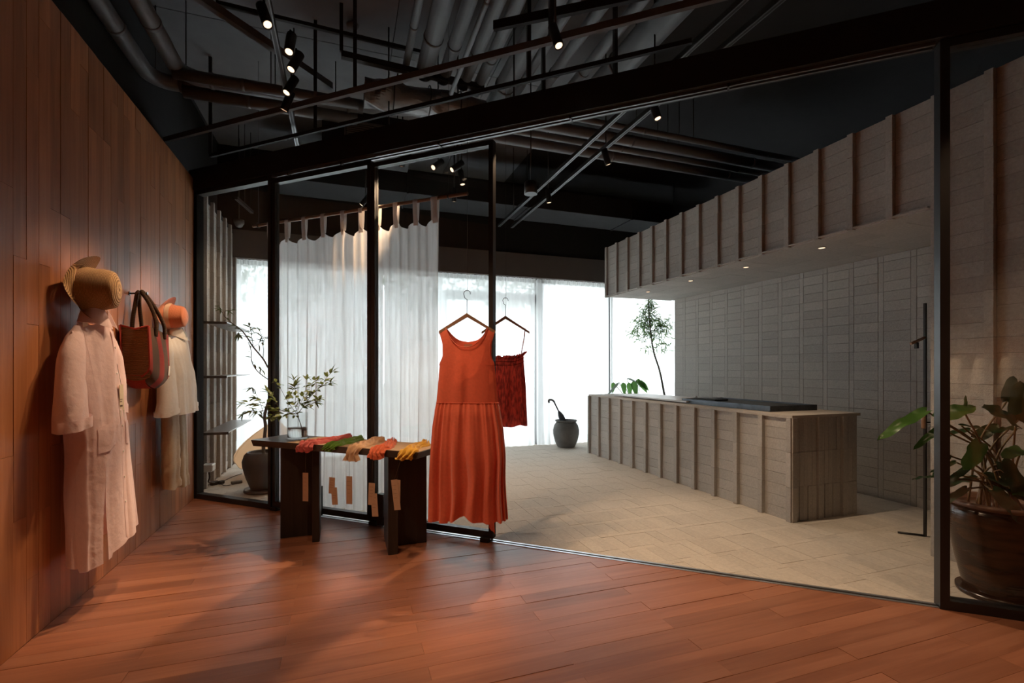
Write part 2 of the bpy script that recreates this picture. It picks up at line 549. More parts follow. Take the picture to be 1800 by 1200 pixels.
# ---- ribbed brick wall left of the rear room
wlr = struct(obj('wall_left_rear', MB().box(-1.62, 5.57, 0, -1.43, 8.0, 3.15), MORTAR), 'ribbed grey brick wall carrying three shelves')
lay(wlr, weave(facing((-1.43, 0, 0), (1, 0, 0)), 5.63, 7.42, 0, 3.15, 5.62, 0.0984, 0.036), BRICK, 'brick', 300)

# ---- back wall: fascia over the curtains, black above, window bays behind
wb = struct(obj('wall_back', MB().box(-1.62, 7.9, 3.1, 7.6, 8.05, 4.4).box(-1.62, 7.9, -0.06, 7.6, 8.05, 0.05), BLACK_PAINT), 'black wall strip over the curtained windows')
obj('fascia', MB().box(-1.43, 7.36, 2.785, 7.5, 7.40, 3.165).box(-1.43, 7.40, 2.785, 7.5, 7.9, 2.81), FASCIA, wb)
obj('upper_panel', MB().box(-1.62, 7.45, 3.165, 7.6, 7.5, 4.4), BLACK_PAINT, wb)
bays = [(-1.5, 0.0), (0.0, 1.47), (1.47, 3.19), (3.19, 4.56), (4.56, 6.0), (6.0, 7.55)]
for i, (a, b) in enumerate(bays):
    w = MB(); t = 0.035
    for (x0, x1, z0, z1) in ((a, a + t, 0, 3.1), (b - t, b, 0, 3.1), (a, b, 0, 0.07), (a, b, 3.04, 3.1)):
        w.box(x0, 7.72, z0, x1, 7.80, z1)
    wo = struct(obj('window_%d' % (i + 1), w, FRAME_GREY), 'grey framed window bay behind the sheer curtains')
    obj('pane', MB().box(a + t, 7.755, 0.07, b - t, 7.765, 3.04), PANE, wo)
    if i == 2:      # a pair of glazed doors in this bay
        obj('transom', MB().box(a + t, 7.70, 2.42, b - t, 7.80, 2.56), FRAME_GREY, wo)
        obj('door_stile', MB().box(2.33, 7.71, 0.07, 2.41, 7.79, 2.42), FRAME_GREY, wo)
        obj('door_stile', MB().box(a + t, 7.71, 0.07, a + t + 0.07, 7.79, 2.42), FRAME_GREY, wo)
        obj('door_stile', MB().box(b - t - 0.09, 7.71, 0.07, b - t, 7.79, 2.42), FRAME_GREY, wo)
cw = struct(obj('trim_1', MB().box(3.08, 7.56, 0, 3.19, 7.7, 3.1), FRAME_GREY), 'grey window post behind the urn')
struct(obj('trim_4', MB().box(4.47, 7.56, 0, 4.56, 7.7, 3.1), FRAME_GREY), 'grey window post beside the bamboo')

# ---- soffit box and the wall it grows out of (ribbed brick, x = 3.79)
XS = 3.788
sof = struct(obj('soffit', MB().box(XS + 0.036, 2.18, 2.396, 5.2, 6.525, 3.14), MORTAR), 'ribbed brick soffit hanging over the counter')
Ms = facing((XS + 0.042, 0, 0), (-1, 0, 0))
lay(sof, weave(Ms, -6.53, -2.17, 2.375, 3.145, -3.005 - 0.05 + 0.02, 0.0963, 0.030), BRICK, 'brick', 300)
Mu = frame((0, 0, 2.40), (0, -1, 0), (0, 0, 1), (-1, 0, 0))      # underside, outward down: local x -> -y, z -> -x
items = []
for i in range(16):
    for j in range(5):
        a, b = -6.53 + i * PITCH, -6.53 + (i + 1) * PITCH
        if a > -2.18: continue
        c = -5.0 + j * 0.2424
        items.append((Mu, (a + min(b, -2.18)) / 2, c + 0.1212, min(b, -2.18) - a - 0.001, 0.2414, 0.012, None))
lay(sof, items, BRICK, 'soffit_tile', 100, bev=0.0006)
wr = struct(obj('wall_right', MB().box(XS + 0.036, -0.9, 0, 4.05, 2.18, 3.14), MORTAR), 'full height ribbed grey brick wall behind the glass at the right')
lay(wr, weave(Ms, -2.17, 0.3, 0, 3.145, -3.005 - 0.05 + 0.02, 0.0984, 0.030), BRICK, 'brick', 300)

# ---- flush patterned brick wall behind the counter
wt = struct(obj('wall_right_rear', MB().box(5.012, -0.9, 0, 5.2, 6.41, 2.40), MORTAR), 'flush grey brick wall in a woven pattern behind the counter')
Mt = facing((5.012, 0, 0), (-1, 0, 0))
lay(wt, weave(Mt, -6.41, -0.9, 0, 2.39, -2.965 - 0.05, 0.0969, 0.0, gap=0.0022), BRICK, 'brick', 300,
    lambda p: p.y < 2.3 or (p.z < 0.72 and p.y > 3.9) or (p.z < 0.3 and p.y > 3.55))

# ---- black upper walls, outer shell, ceiling
struct(obj('wall_left_upper', MB().box(-1.75, -2.6, 3.15, -1.64, 8.0, 4.4).box(-1.64, -2.6, 3.10, -1.414, 8.0, 3.152), BLACK_PAINT), 'black strip above the wooden wall')
struct(obj('wall_outer_right', MB().box(7.5, -2.6, -0.06, 7.6, 8.0, 4.4), BLACK_PAINT), 'black wall far right')
struct(obj('wall_front', MB().box(-1.7, -2.7, -0.06, 7.6, -2.58, 4.4), WALL_WOOD), 'wall behind the viewer')
struct(obj('wall_front_right', MB().box(5.35, -2.6, -0.06, 5.45, -0.4, 4.4), WALL_WOOD), 'side wall of the shop beyond the view')
ce = struct(obj('ceiling', MB().box(-1.75, -2.7, 4.335, 7.6, 8.05, 4.45), BLACK_PAINT), 'black ceiling with boards')
for i in range(4):
    for j in range(3):
        x0 = -1.6 + i * 1.02; y0 = -1.2 + j * 3.0
        obj('ceiling_board', piece_mesh(1.014, 2.994, 0.012, SLAB_PAINT, 'ceiling_board'), None, ce).matrix_local = frame((x0 + 0.5, y0 + 1.5, 4.335), (1, 0, 0), (0, 0, 1), (0, -1, 0))

# ---- glass partition: beam, fixed panes, two leaves, floor track
PR = Matrix.Translation(P0) @ Matrix.Rotation(PANG, 4, 'Z')      # local x = t, local -y = towards the shop (n)
def pbox(mb, t0, t1, n0, n1, z0, z1): return mb.box(t0, -n1, z0, t1, -n0, z1, PR)
beam = struct(obj('trim_2', pbox(MB(), -3.25, 5.6, -0.07, 0.06, 3.035, 3.235), BLACK_MET), 'black steel beam over the glass partition')
obj('door_rail', pbox(MB(), -2.2, 2.62, 0.012, 0.026, 3.018, 3.035), DARK_ALU, beam)
obj('door_rail', pbox(MB(), -2.2, 2.62, -0.026, -0.012, 3.018, 3.035), DARK_ALU, beam)
for t in (-2.0, -1.4, -0.45, 0.6, 1.6):
    obj('rail_clip', pbox(MB(), t, t + 0.012, -0.03, 0.03, 3.012, 3.036), BLACK_MET, beam)
def glazing(name, label, t0, t1, z0, z1, w, dep, kind, lo=None, feet=(), bolts=()):
    parts = {'stile': [(t0, t0 + w, z0, z1), (t1 - w, t1, z0, z1)], 'rail': [(t0 + w, t1 - w, z0, z0 + (lo or w)), (t0 + w, t1 - w, z1 - w, z1)]}
    root = struct(obj(name, pbox(MB(), t0, t0 + w, -dep / 2, dep / 2, z0, z1), BLACK_MET), label)
    obj('stile', pbox(MB(), t1 - w, t1, -dep / 2, dep / 2, z0, z1), BLACK_MET, root)
    for a, b, c, d in parts['rail']:
        obj('rail', pbox(MB(), a, b, -dep / 2, dep / 2, c, d), BLACK_MET, root)
    obj('pane', pbox(MB(), t0 + w, t1 - w, -0.004, 0.004, z0 + (lo or w), z1 - w), PANE, root)
    for f in bolts:
        obj('bolt_box', pbox(MB(), f - 0.03, f + 0.03, 0.026, 0.075, 0.02, 0.27), BLACK_MET, root)
    for f in feet:
        obj('foot', pbox(MB(), f - 0.035, f + 0.035, -0.03, 0.055, 0.0, 0.03), BLACK_MET, root)
    return root
glazing('wall_glass_left', 'fixed glass panel in black frame beside the wooden wall', -3.21, -2.19, 0.0, 3.03, 0.036, 0.07, None, 0.05)
glazing('door_1', 'black framed glass door leaf in front of the white curtain, left one', -2.185, -1.087, 0.025, 3.0, 0.036, 0.05, None, 0.05, (-2.14,), (-1.62,))
glazing('door_2', 'black framed glass door leaf behind the long orange dress', -1.083, 0.019, 0.025, 2.975, 0.036, 0.05, None, 0.05, (-1.05, -0.04), (-0.955,))
glazing('wall_glass_right', 'fixed glass panel in black frame in front of the dark pot', 2.635, 4.2, 0.0, 3.03, 0.042, 0.075, None, 0.05)
obj('corner_post', pbox(MB(), -3.25, -3.205, -0.05, 0.05, 0, 3.05), BLACK_MET, beam)
glazing('wall_glass_far_right', 'glass panel past the frame on the right', 4.2, 5.7, 0.0, 3.03, 0.042, 0.075, None, 0.05)
trk = struct(obj('trim_3', pbox(MB(), -2.2, 2.64, -0.032, 0.032, -0.03, -0.001), BLACK_MET), 'double metal door track in the floor')
for n0 in (-0.030, 0.010):
    obj('track_strip', pbox(MB(), -2.2, 2.64, n0, n0 + 0.02, -0.002, 0.003), ALU, trk)

# ---- outside
struct(obj('ground_outside', MB().box(-20, 8.05, -0.12, 28, 45, -0.06), plain('paving_outside', (0.45, 0.45, 0.43), 0.9)), 'pale paving outside the windows')
# ================================================================== CURTAINS
def wavy(mb, A, B, z0, z1, seed, amp=0.03, lam=0.09, nz=26, pool=0.0, top=None, per=46, crease=0.3):
    """hanging cloth from A to B (plan points); folds deepen downwards"""
    A = Vector((A[0], A[1], 0)); B = Vector((B[0], B[1], 0)); ln = (B - A).length
    d = (B - A) / ln; nrm = Vector((-d.y, d.x, 0))
    n1, n2, n3 = smooth_noise(seed), smooth_noise(seed + 1), smooth_noise(seed + 2)
    nu = int(ln * per)
    def fn(u, v):
        x = u * ln
        ph = x / lam * 2 * PI + 2.4 * n1(x * 2.2)
        a = amp * (0.65 + 0.35 * n2(x * 3.1)) * (0.55 + 0.45 * (1 - (1 - v) ** 2))
        off = a * math.sin(ph) + crease * amp * n3(x * 16 + v * 1.5) + 0.01 * v * n2(x * 1.3 + 7)
        zt = z1 if top is None else top(x, ln)
        z = zt + (z0 - zt) * v
        if pool and v > 0.94: off += pool * (v - 0.94) / 0.06 * (0.6 + 0.6 * n2(x * 4))
        p = A + d * (x + 0.25 * a * math.cos(ph)) + nrm * off
        return (p.x, p.y, max(z, 0.004))
    mb.grid(nu, nz, fn)
    return mb

def scallop(seed):
    n = smooth_noise(seed)
    return lambda x, ln: 2.765 + 0.010 * math.sin(x / 0.11 * 2 * PI) + 0.006 * n(x * 8)
panels = [(-1.42, 0.55, 'sheer white window curtain behind the paper lamp, beside the ribbed wall'),
          (0.57, 3.02, 'sheer white window curtain behind the hanging red camisole'),
          (3.04, 4.42, 'sheer white window curtain right behind the umbrella urn'),
          (4.44, 7.3, 'sheer white window curtain behind the slender bamboo, past the counter')]
for i, (a, b, lab) in enumerate(panels):
    t = thing('sheer_curtain', lab, 'curtain', ((a + b) / 2, 7.48, 0), 0, 'sheer curtains along the window wall')
    loc = Vector(t.location)
    mb = wavy(MB(), (a, 7.48), (b, 7.48), 0.0, 2.765, 30 + i * 7, amp=0.032, lam=0.115, pool=-0.05, top=scallop(60 + i), per=60)
    mb.v = [tuple(Vector(p) - loc) for p in mb.v]
    obj('cloth', mb, SHEER, t)
    h = MB(); n = smooth_noise(80 + i); ln = b - a
    h.grid(int(ln * 90), 4, lambda u, v: (a + u * ln - loc.x, 7.455 + 0.014 * math.sin(u * ln / 0.045 * 2 * PI + n(u * 30)) - loc.y, 2.785 - 0.07 * v + 0.006 * math.sin(u * ln / 0.11 * 2 * PI)))
    obj('gathered_heading', h, SHEER, t)

# tab-top linen curtain on a wooden rod behind the glass doors
RZ, RN = 2.695, -0.2
rod = thing('curtain_rod', 'long round wooden curtain rod carrying the tab-top curtain', 'rod', tn(-1.5, RN, RZ), PANG)
obj('pole', MB().tube([(-1.19, 0, 0), (1.194, 0, 0)], 0.0145, 14), ROD_WOOD, rod)
for x in (-1.12, 1.02):
    obj('cord_loop', MB().tube([(x, 0.02 * math.cos(a), 0.02 * math.sin(a)) for a in [k * PI / 6 for k in range(13)]], 0.006, 6), BLACK_MET, rod)
    obj('suspension_wire', MB().tube([(x, 0, 0.02), (x, 0, 1.62)], 0.0018, 5), BLACK_MET, rod)
cur = thing('tab_curtain', 'off-white linen tab-top curtain hanging behind the glass doors', 'curtain', tn(-1.5, RN, 0), PANG)
tabs_px = [475, 505.6, 535.3, 568.6, 603.6, 635, 665, 696.4, 731.4, 764.7]
tabs = []
for u in tabs_px:
    p = at_n(u, 500, RN); tabs.append((p - P0).dot(TT) + 1.5)
tn_ = smooth_noise(301)
def tab_top(x, ln):
    X = x + tabs[0] - 0.02
    best = 9
    for a, b in zip(tabs, tabs[1:]):
        if a <= X <= b:
            f = (X - a) / (b - a); best = 4 * f * (1 - f); break
    if best == 9: best = 0.0
    return 2.555 - 0.075 * best + 0.01 * tn_(X * 5)
mb = wavy(MB(), (tabs[0] - 0.02, 0), (tabs[-1] + 0.03, 0), 0.012, 2.55, 300, amp=0.036, lam=0.105, nz=40, top=tab_top, per=95, crease=0.55)
obj('cloth', mb, LINEN_SHEER, cur)
hem = MB().grid(190, 3, lambda u, v: (tabs[0] - 0.02 + u * (tabs[-1] - tabs[0] + 0.05), -0.004 - 0.034 * math.sin((u * (tabs[-1] - tabs[0] + 0.05)) / 0.105 * 2 * PI) * 0.0, 2.55))
for i, x in enumerate(tabs):
    w = 0.024 if i < 9 else 0.034
    m = MB(); rr = 0.0175
    path = [(-0.004, 2.49), (-rr, 2.60), (-rr, RZ)] + [(rr * math.cos(PI - k * PI / 6), RZ + rr * math.sin(PI - k * PI / 6)) for k in range(1, 7)] + [(rr, 2.60), (0.006, 2.53)]
    wid = [1.0, 0.86, 0.95] + [0.95] * 6 + [0.86, 1.0]
    m.grid(2, len(path), lambda u, v: (x + (u * 2 - 1) * w * wid[round(v * (len(path) - 1))], path[round(v * (len(path) - 1))][0], path[round(v * (len(path) - 1))][1]))
    obj('tab', m, plain('tab_linen', (0.62, 0.57, 0.54), 0.9, trans=0.25) if i == 0 else MATS['tab_linen'], cur)

# ================================================================== COUNTER
cnt = thing('reception_counter', 'long grey brick counter with projecting upright ribs', 'counter', (3.9, 4.77, 0))
cl_ = Vector(cnt.location)
Moff = Matrix.Translation(-cl_)
obj('core', MB().box(3.536, 3.025, 0.0, 4.29, 6.50, 0.866, Moff), MORTAR, cnt)
items = weave(Moff @ facing((3.542, 0, 0), (-1, 0, 0)), -6.54, -2.995, 0, 0.872, -3.005 - 0.05, 0.0969, 0.030)
items = [it for it in items if not (it[1] + it[3] / 2 > -3.02 and False)]
def lay_c(items, name='brick'):
    for M, cx, cz, w, h, d, poly in items:
        o = bpy.data.objects.new(name, piece_mesh(w, h, d, BRICK, name)); finish(o, cnt)
        o.matrix_local = M @ Matrix.Translation((cx, random.uniform(-0.0012, 0.0012), cz))
lay_c(items)
items = []
Me = Moff @ facing((0, 3.030, 0), (0, -1, 0))
for c0 in (3.512, 3.512 + PITCH, 3.512 + 2 * PITCH):
    for r in range(3):
        z0 = r * 0.2907; z1 = z0 + 0.2885
        for k in range(6):
            a = c0 + (0 if k == 0 else 0.05 + (k - 1) * 0.0481); b = a + (0.05 if k == 0 else 0.0481)
            if b > 4.30: continue
            items.append((Me, (a + b) / 2, (z0 + z1) / 2, b - a - 0.0015, z1 - z0, 0.036 if k == 0 else random.choice((0.012, 0.013, 0.018)), None))
lay_c(items)
obj('back_panel', MB().box(4.29, 3.03, 0, 4.31, 6.5, 0.866, Moff), BRICK, cnt)
obj('counter_top', MB().box(3.512, 3.0, 0.866, 4.315, 6.52, 0.891, Moff), plain('counter_top_stone', (0.42, 0.37, 0.315), 0.75, noise=0.1, nscale=30, bump=0.2), cnt)

slab = thing('display_slab', 'pale grey stone slab on a dark plinth at the counter far end', 'slab', (3.86, 5.15, 0.891))
obj('plinth', MB().box(-0.22, -0.66, 0, 0.24, 0.62, 0.012), BLACK_MET, slab)
obj('slab_top', MB().cbox(-0.27, -0.74, 0.012, 0.28, 0.76, 0.030, 0.002), plain('pale_slab', (0.46, 0.46, 0.47), 0.35, noise=0.08, nscale=8), slab)
tray = thing('steel_tray', 'dark blued steel tray box lying on the brick counter', 'tray', (3.92, 3.93, 0.891))
STEEL = plain('blued_steel', (0.075, 0.085, 0.10), 0.42, metal=0.6, noise=0.5, nscale=9, bump=0.05)
obj('side', MB().cbox(-0.29, -0.60, 0, -0.275, 0.60, 0.052, 0.001), STEEL, tray)
obj('side', MB().cbox(0.275, -0.60, 0, 0.29, 0.60, 0.052, 0.001), STEEL, tray)
obj('end', MB().cbox(-0.275, -0.60, 0, 0.275, -0.585, 0.052, 0.001), STEEL, tray)
obj('end', MB().cbox(-0.275, 0.585, 0, 0.275, 0.60, 0.052, 0.001), STEEL, tray)
obj('base', MB().box(-0.275, -0.585, 0, 0.275, 0.585, 0.040), BLACK_MET, tray)
tb = thing('black_tablet', 'thin black tablet resting slanted on the steel tray', 'tablet', (3.83, 4.30, 0.931), 0.1)
obj('body', MB().cbox(-0.10, -0.15, 0.004, 0.10, 0.15, 0.022, 0.003), BLACK_MET, tb)
obj('stand', MB().box(-0.06, 0.0, 0, 0.06, 0.03, 0.006), BLACK_MET, tb)
cd = thing('card_holder', 'small silver round knob holder on the steel tray', 'card holder', (3.80, 4.50, 0.931))
obj('foot', MB().lathe([(0.018, 0), (0.018, 0.006), (0.006, 0.012)], 16), ALU, cd)
obj('knob', MB().lathe([(0.0, 0.010), (0.012, 0.014), (0.017, 0.026), (0.012, 0.038), (0.0, 0.042)], 16, cap=False), plain('brushed_silver', (0.5, 0.48, 0.46), 0.4, metal=0.8), cd)

# recessed lights under the soffit
for i, (x, y, w) in enumerate(((4.115, 3.21, 'nearest to the wooden hanger rail'), (4.12, 4.09, 'second from the right end'), (4.10, 4.95, 'third from the right end'), (4.11, 5.86, 'at the far end by the bamboo'))):
    t = thing('recessed_downlight', 'small round warm downlight in the soffit, ' + w, 'downlight', (x, y, 2.384), 0, 'downlights in the brick soffit')
    obj('ring', MB().lathe([(0.028, 0.004), (0.034, 0.0), (0.034, -0.004), (0.028, -0.004)], 20, cap=False), plain('light_ring', (0.3, 0.27, 0.24), 0.5) if i == 0 else MATS['light_ring'], t)
    obj('lens', MB().lathe([(0.0001, -0.0025), (0.028, -0.0025)], 20, cap=False), LAMP_DISC, t)
    spot_light('downlight_beam', (x, y, 2.36), (x, y, 0), 7, 75, 0.9, 0.03, NEUT).parent = None

# shelves on the ribbed wall
for i, (z, d) in enumerate(((1.765, 'top'), (1.200, 'middle'), (0.610, 'bottom'))):
    t = thing('wall_shelf', 'thin grey metal shelf on the ribbed wall, the %s one of three' % d, 'shelf', (-1.395, 6.4, z), 0, 'shelves on the ribbed wall')
    wx = 0.235 if d != 'bottom' else 0.25
    obj('plate', MB().cbox(0.012, -0.66, -0.004, wx, 0.66, 0.008, 0.001), plain('shelf_metal', (0.20, 0.19, 0.18), 0.33, metal=0.55) if i == 0 else MATS['shelf_metal'], t)
    obj('lip', MB().box(0.012, -0.662, -0.018, wx, -0.658, 0.008), plain('shelf_edge', (0.06, 0.055, 0.05), 0.5) if i == 0 else MATS['shelf_edge'], t)

# ================================================================== TABLE
TZ = 0.735
tab = thing('display_table', 'dark stained wooden display table on crossed plank legs', 'table', tn(-1.0, 0.42, 0), PANG)
# local: x along the table, -y towards the viewer
top = MB()
pr = [(-0.76, 0.0), (0.745, 0.0)]
vs = []
for x0, x1, z in ((-0.735, 0.725, TZ - 0.045), (-0.76, 0.745, TZ)):
    vs += [(x0, -0.175, z), (x1, -0.175, z), (x1, 0.175, z), (x0, 0.175, z)]
top.add(vs, [(3, 2, 1, 0), (4, 5, 6, 7), (0, 1, 5, 4), (1, 2, 6, 5), (2, 3, 7, 6), (3, 0, 4, 7)])
obj('tabletop', top, DARK_WOOD_X, tab)
zt = TZ - 0.045
legM = Matrix.Rotation(-PANG, 4, 'Z')
def plank_leg(x0, y0, x1, y1):      # boards stand square to the room, set askew under the top
    o = Vector(tab.location)
    m = MB().cbox(x0 - o.x, y0 - o.y, 0, x1 - o.x, y1 - o.y, zt, 0.003)
    m.v = [tuple(legM @ Vector(p)) for p in m.v]
    obj('leg_plank', m, DARK_WOOD, tab)
plank_leg(-0.455, 4.00, -0.225, 4.05)
plank_leg(-0.223, 3.83, -0.172, 4.10)
plank_leg(0.285, 3.395, 0.352, 3.75)
plank_leg(0.354, 3.56, 0.575, 3.61)

# kraft paper runner under the scarves
def tl(u, v, z):      # photo point at height z -> table frame
    p = at_z(u, v, z) - tn(-1.0, 0.42, 0)
    return p.dot(TT), -p.dot(NN)
kr = thing('kraft_runner', 'sheet of brown kraft paper under the scarves on the table', 'paper', tn(-1.0, 0.42, TZ), PANG)
obj('sheet', MB().cbox(-0.40, -0.172, 0.0003, 0.735, 0.165, 0.0018, 0.0004), plain('kraft', (0.40, 0.275, 0.17), 0.85, noise=0.08, nscale=40), kr)

scarves = [('pink', (0.62, 0.115, 0.105), (528, 783), (622, 764), 0.135, 0.075, 0.060, 'raspberry pink scarf, leftmost on the dark table, rolled loosely', (536, 831, 881, 1)),
           ('green', (0.145, 0.32, 0.035), (573, 786), (655, 762), 0.10, 0.06, 0.035, 'leaf green scarf between the pink and the beige scarf', (583, 839, 868, 2)),
           ('beige', (0.62, 0.385, 0.22), (612, 790), (684, 765), 0.11, 0.085, 0.105, 'sandy beige twisted scarf in the middle of the table', (613, 837, 886, 1)),
           ('orange', (0.74, 0.15, 0.055), (660, 792), (731, 761), 0.105, 0.06, 0.065, 'bright orange scarf between the beige and the yellow scarf', (653, 849, 888, 2)),
           ('yellow', (0.72, 0.40, 0.030), (707, 797), (762, 771), 0.105, 0.07, 0.065, 'mustard yellow scarf at the table end beside the long dress', (692, 843, 896, 3))]
TAGPAPER = plain('tag_paper', (0.42, 0.27, 0.18), 0.85, noise=0.05)
STRING = plain('tag_string', (0.10, 0.07, 0.05), 0.8)
PRINT = plain('tag_print', (0.12, 0.07, 0.05), 0.9)
tabo = tn(-1.0, 0.42, 0)
for si, (nm, col, f, b, wf, wb_, hang, lab, tg) in enumerate(scarves):
    cm = plain(nm + '_scarf_cloth', col, 0.85, noise=0.12, nscale=30, bump=0.5, bscale=220, sheen=0.3, trans=0.15)
    t = thing('folded_scarf', lab, 'scarf', tn(-1.0, 0.42, TZ), PANG, 'scarves laid across the table')
    fx, fy = tl(f[0], f[1], TZ); bx_, by_ = tl(b[0], b[1], TZ + 0.03)
    fy = -0.186; by_ = min(by_, 0.15)
    n1, n2 = smooth_noise(400 + si), smooth_noise(500 + si)
    path = []
    K = 48
    for k in range(K):
        s = k / (K - 1)
        # s=0 back end .. s=1 hanging tip
        if s < 0.72:
            q = s / 0.72
            path.append(Vector((bx_ + (fx - bx_) * q + 0.022 * n1(q * 4), by_ + (fy + 0.02 - by_) * q, 0.004)))
        else:
            q = (s - 0.72) / 0.28
            path.append(Vector((fx - 0.02 * q, fy + 0.02 - 0.030 * min(1, q * 2.5) ** 0.7, 0.004 - hang * max(0, q - 0.12))))
    kr_ = 3 + si % 2
    def fn(u, v, path=path, n1=n1, n2=n2, wf=wf, wb_=wb_, si=si):
        k = min(K - 1, round(v * (K - 1))); p = path[k]; q = path[min(k + 1, K - 1)]; r = path[max(k - 1, 0)]
        s0 = (path[K // 2] - path[0]).cross(Vector((0, 0, 1))).normalized()
        e = min(1.0, max(0.0, (v - 0.62) / 0.16)); e = e * e * (3 - 2 * e)
        e2 = min(1.0, max(0.0, (v - 0.70) / 0.12)); e2 = e2 * e2 * (3 - 2 * e2)
        side = (s0 * (1 - e) + Vector((-1, 0, 0)) * e).normalized()
        up = (Vector((0, 0, 1)) * (1 - e2) + Vector((0, -1, 0.05)) * e2).normalized()
        w = wb_ + (wf - wb_) * v ** 0.9
        w *= 1.12 + 0.16 * n1(v * 7 + 3) + (0.12 if v > 0.9 else 0)
        if v < 0.05: w *= 0.55 + 0.45 * (v / 0.05)
        c = u * 2 - 1
        env = math.sqrt(max(0.0, 1 - c * c))
        tw = (2.6 if nm == 'beige' else 0.9) * v
        ridge = abs(math.sin(kr_ * 0.5 * PI * (c + 0.5 * n2(v * 4)) + tw * 3 + 1.3 * n1(v * 5)))
        fine = 0.5 + 0.5 * math.sin(15 * c + 9 * n2(v * 6) + 5 * tw)
        h = env * (0.008 + 0.026 * ridge * (1.0 - 0.35 * v) + 0.006 * fine + 0.005 * n2(v * 16 + c * 3))
        edge = 0.10 * n2(v * 13 + (5 if c > 0 else 0)) * (abs(c) > 0.7)
        return tuple(p + side * (c * w * 0.5 * (1 + edge)) + up * (h - 0.002) + Vector((0, 0, -0.012 * n1(c * 3 + 4) if v > 0.97 else 0)))
    m = MB().grid(44, K, fn)
    obj('cloth', m, cm, t)
    # frayed end lying over the edge
    u, v0, v1, cnt_tags = tg
    st = at_n(u, v0, 0.625) - tn(-1.0, 0.42, TZ); en = at_n(u, v1, 0.625) - tn(-1.0, 0.42, TZ)
    tx = st.dot(TT); z0 = st.z; z1 = en.z; ty = -0.20
    sx = max(min(tx, fx + 0.04), fx - 0.04)
    obj('string', MB().tube([(sx, -0.198, -hang * 0.7), (tx, ty, z0 - 0.004)], 0.0011, 5), STRING, t)
    tagm = {1: [(0, 0, z0, z1, 0.0)], 2: [(0, 0, z0, z1, 0.05), (0.012, 0.004, z0 - 0.07, z1 - 0.075, -0.08)], 3: [(0, 0, z0, z1, -0.14), (0.022, 0.004, z0, z1 + 0.055, 0.02)]}[cnt_tags]
    for dx, dy, a0, a1, rot in tagm:
        wt_ = 0.023
        M = Matrix.Translation((tx + dx, ty + dy, a0)) @ Matrix.Rotation(rot, 4, 'Y') @ Matrix.Rotation(0.15, 4, 'Z')
        tgo = obj('tag', MB().box(-wt_, -0.0008, a1 - a0, wt_, 0.0008, 0.0, M), TAGPAPER, t)
        pm = MB()
        for q in range(4):
            zz = (a1 - a0) * (0.18 + 0.14 * q)
            pm.box(-wt_ * 0.7, -0.0012, zz - 0.0012, wt_ * (0.5 - 0.2 * (q % 2)), -0.0009, zz, M)
        obj('print', pm, PRINT, tgo)
# ================================================================== CLOTHES
def hanger(root, half, drop, mat=HANG_WOOD, hook=0.16, thick=0.011):
    """angular wooden hanger, apex at local (0,0,0)"""
    for s in (-1, 1):
        m = MB(); h = 0.012
        pts = [(0, 0.010), (s * half, -drop + 0.006), (s * half, -drop - 0.012), (0, -0.016)]
        vs = [(p[0], y, p[1]) for y in (-thick, thick) for p in pts]
        fs = [(0, 1, 2, 3), (7, 6, 5, 4)] + [(i, 4 + i, 4 + (i + 1) % 4, (i + 1) % 4) for i in range(4)]
        if s > 0: fs = [f[::-1] for f in fs]
        m.add(vs, fs); obj('arm', m, mat, root)
    hk = [(0, 0, 0), (0, 0, hook * 0.55), (0.0, 0, hook * 0.62)]
    hk += [(-0.016 + 0.0, 0, hook * 0.70)] + [(0.022 * math.cos(a) - 0.0, 0, hook * 0.86 + 0.022 * math.sin(a)) for a in [PI + 0.5 - k * (PI + 0.7) / 9 for k in range(10)]]
    obj('hook', MB().tube(curve_pts(hk, 4), 0.0022, 7), BLACK_MET, root)

def folds(seed, k, sharp=0.5):
    n1, n2 = smooth_noise(seed), smooth_noise(seed + 9)
    def f(x, depth):
        p = x * k + 1.7 * n1(x * k * 0.18) + 0.4 * n1(depth * 2 + x * 3)
        s = math.sin(p); s = s * (1 - sharp) + sharp * (abs(math.sin(p * 0.5)) * 2 - 1)
        return s * (0.7 + 0.5 * n2(x * k * 0.25))
    return f

# ---- long orange dress
DX = at_depth(821, 553, 3.15)
ORANGE = plain('coral_linen', (0.74, 0.142, 0.070), 0.85, noise=0.08, nscale=60, bump=0.12, bscale=120, sheen=0.25, trans=0.2)
hg = thing('clothes_hanger', 'pale wooden hanger carrying the long orange dress', 'hanger', DX, -0.42)
hanger(hg, 0.186, 0.112)
obj('wire', MB().tube([(0.0, 0, 0.15), (0.004, 0, 0.19), (0, 0, 1.5)], 0.0009, 5), BLACK_MET, hg)
dr = thing('long_dress', 'long sleeveless coral orange dress with gathered skirt and frayed hem', 'dress', DX, -0.42)
SC = 0.003728
def dz(v): return -(v - 553) * SC
def dxp(u): return (u - 821) * SC
outer = [(dz(642), 0.181), (dz(625), 0.156), (dz(604), 0.158), (dz(583), 0.178)]
outer_asc = sorted(outer)
def neck(front):
    zb = dz(611) if front else dz(600)
    zt_ = dz(577)
    return zb, zt_
def body_w(z):        # half width below the arm hole
    return lerp_tab([(dz(708), 0.203), (dz(680), 0.194), (dz(660), 0.188), (dz(642), 0.181)], z)
fb = folds(77, 46, 0.3)
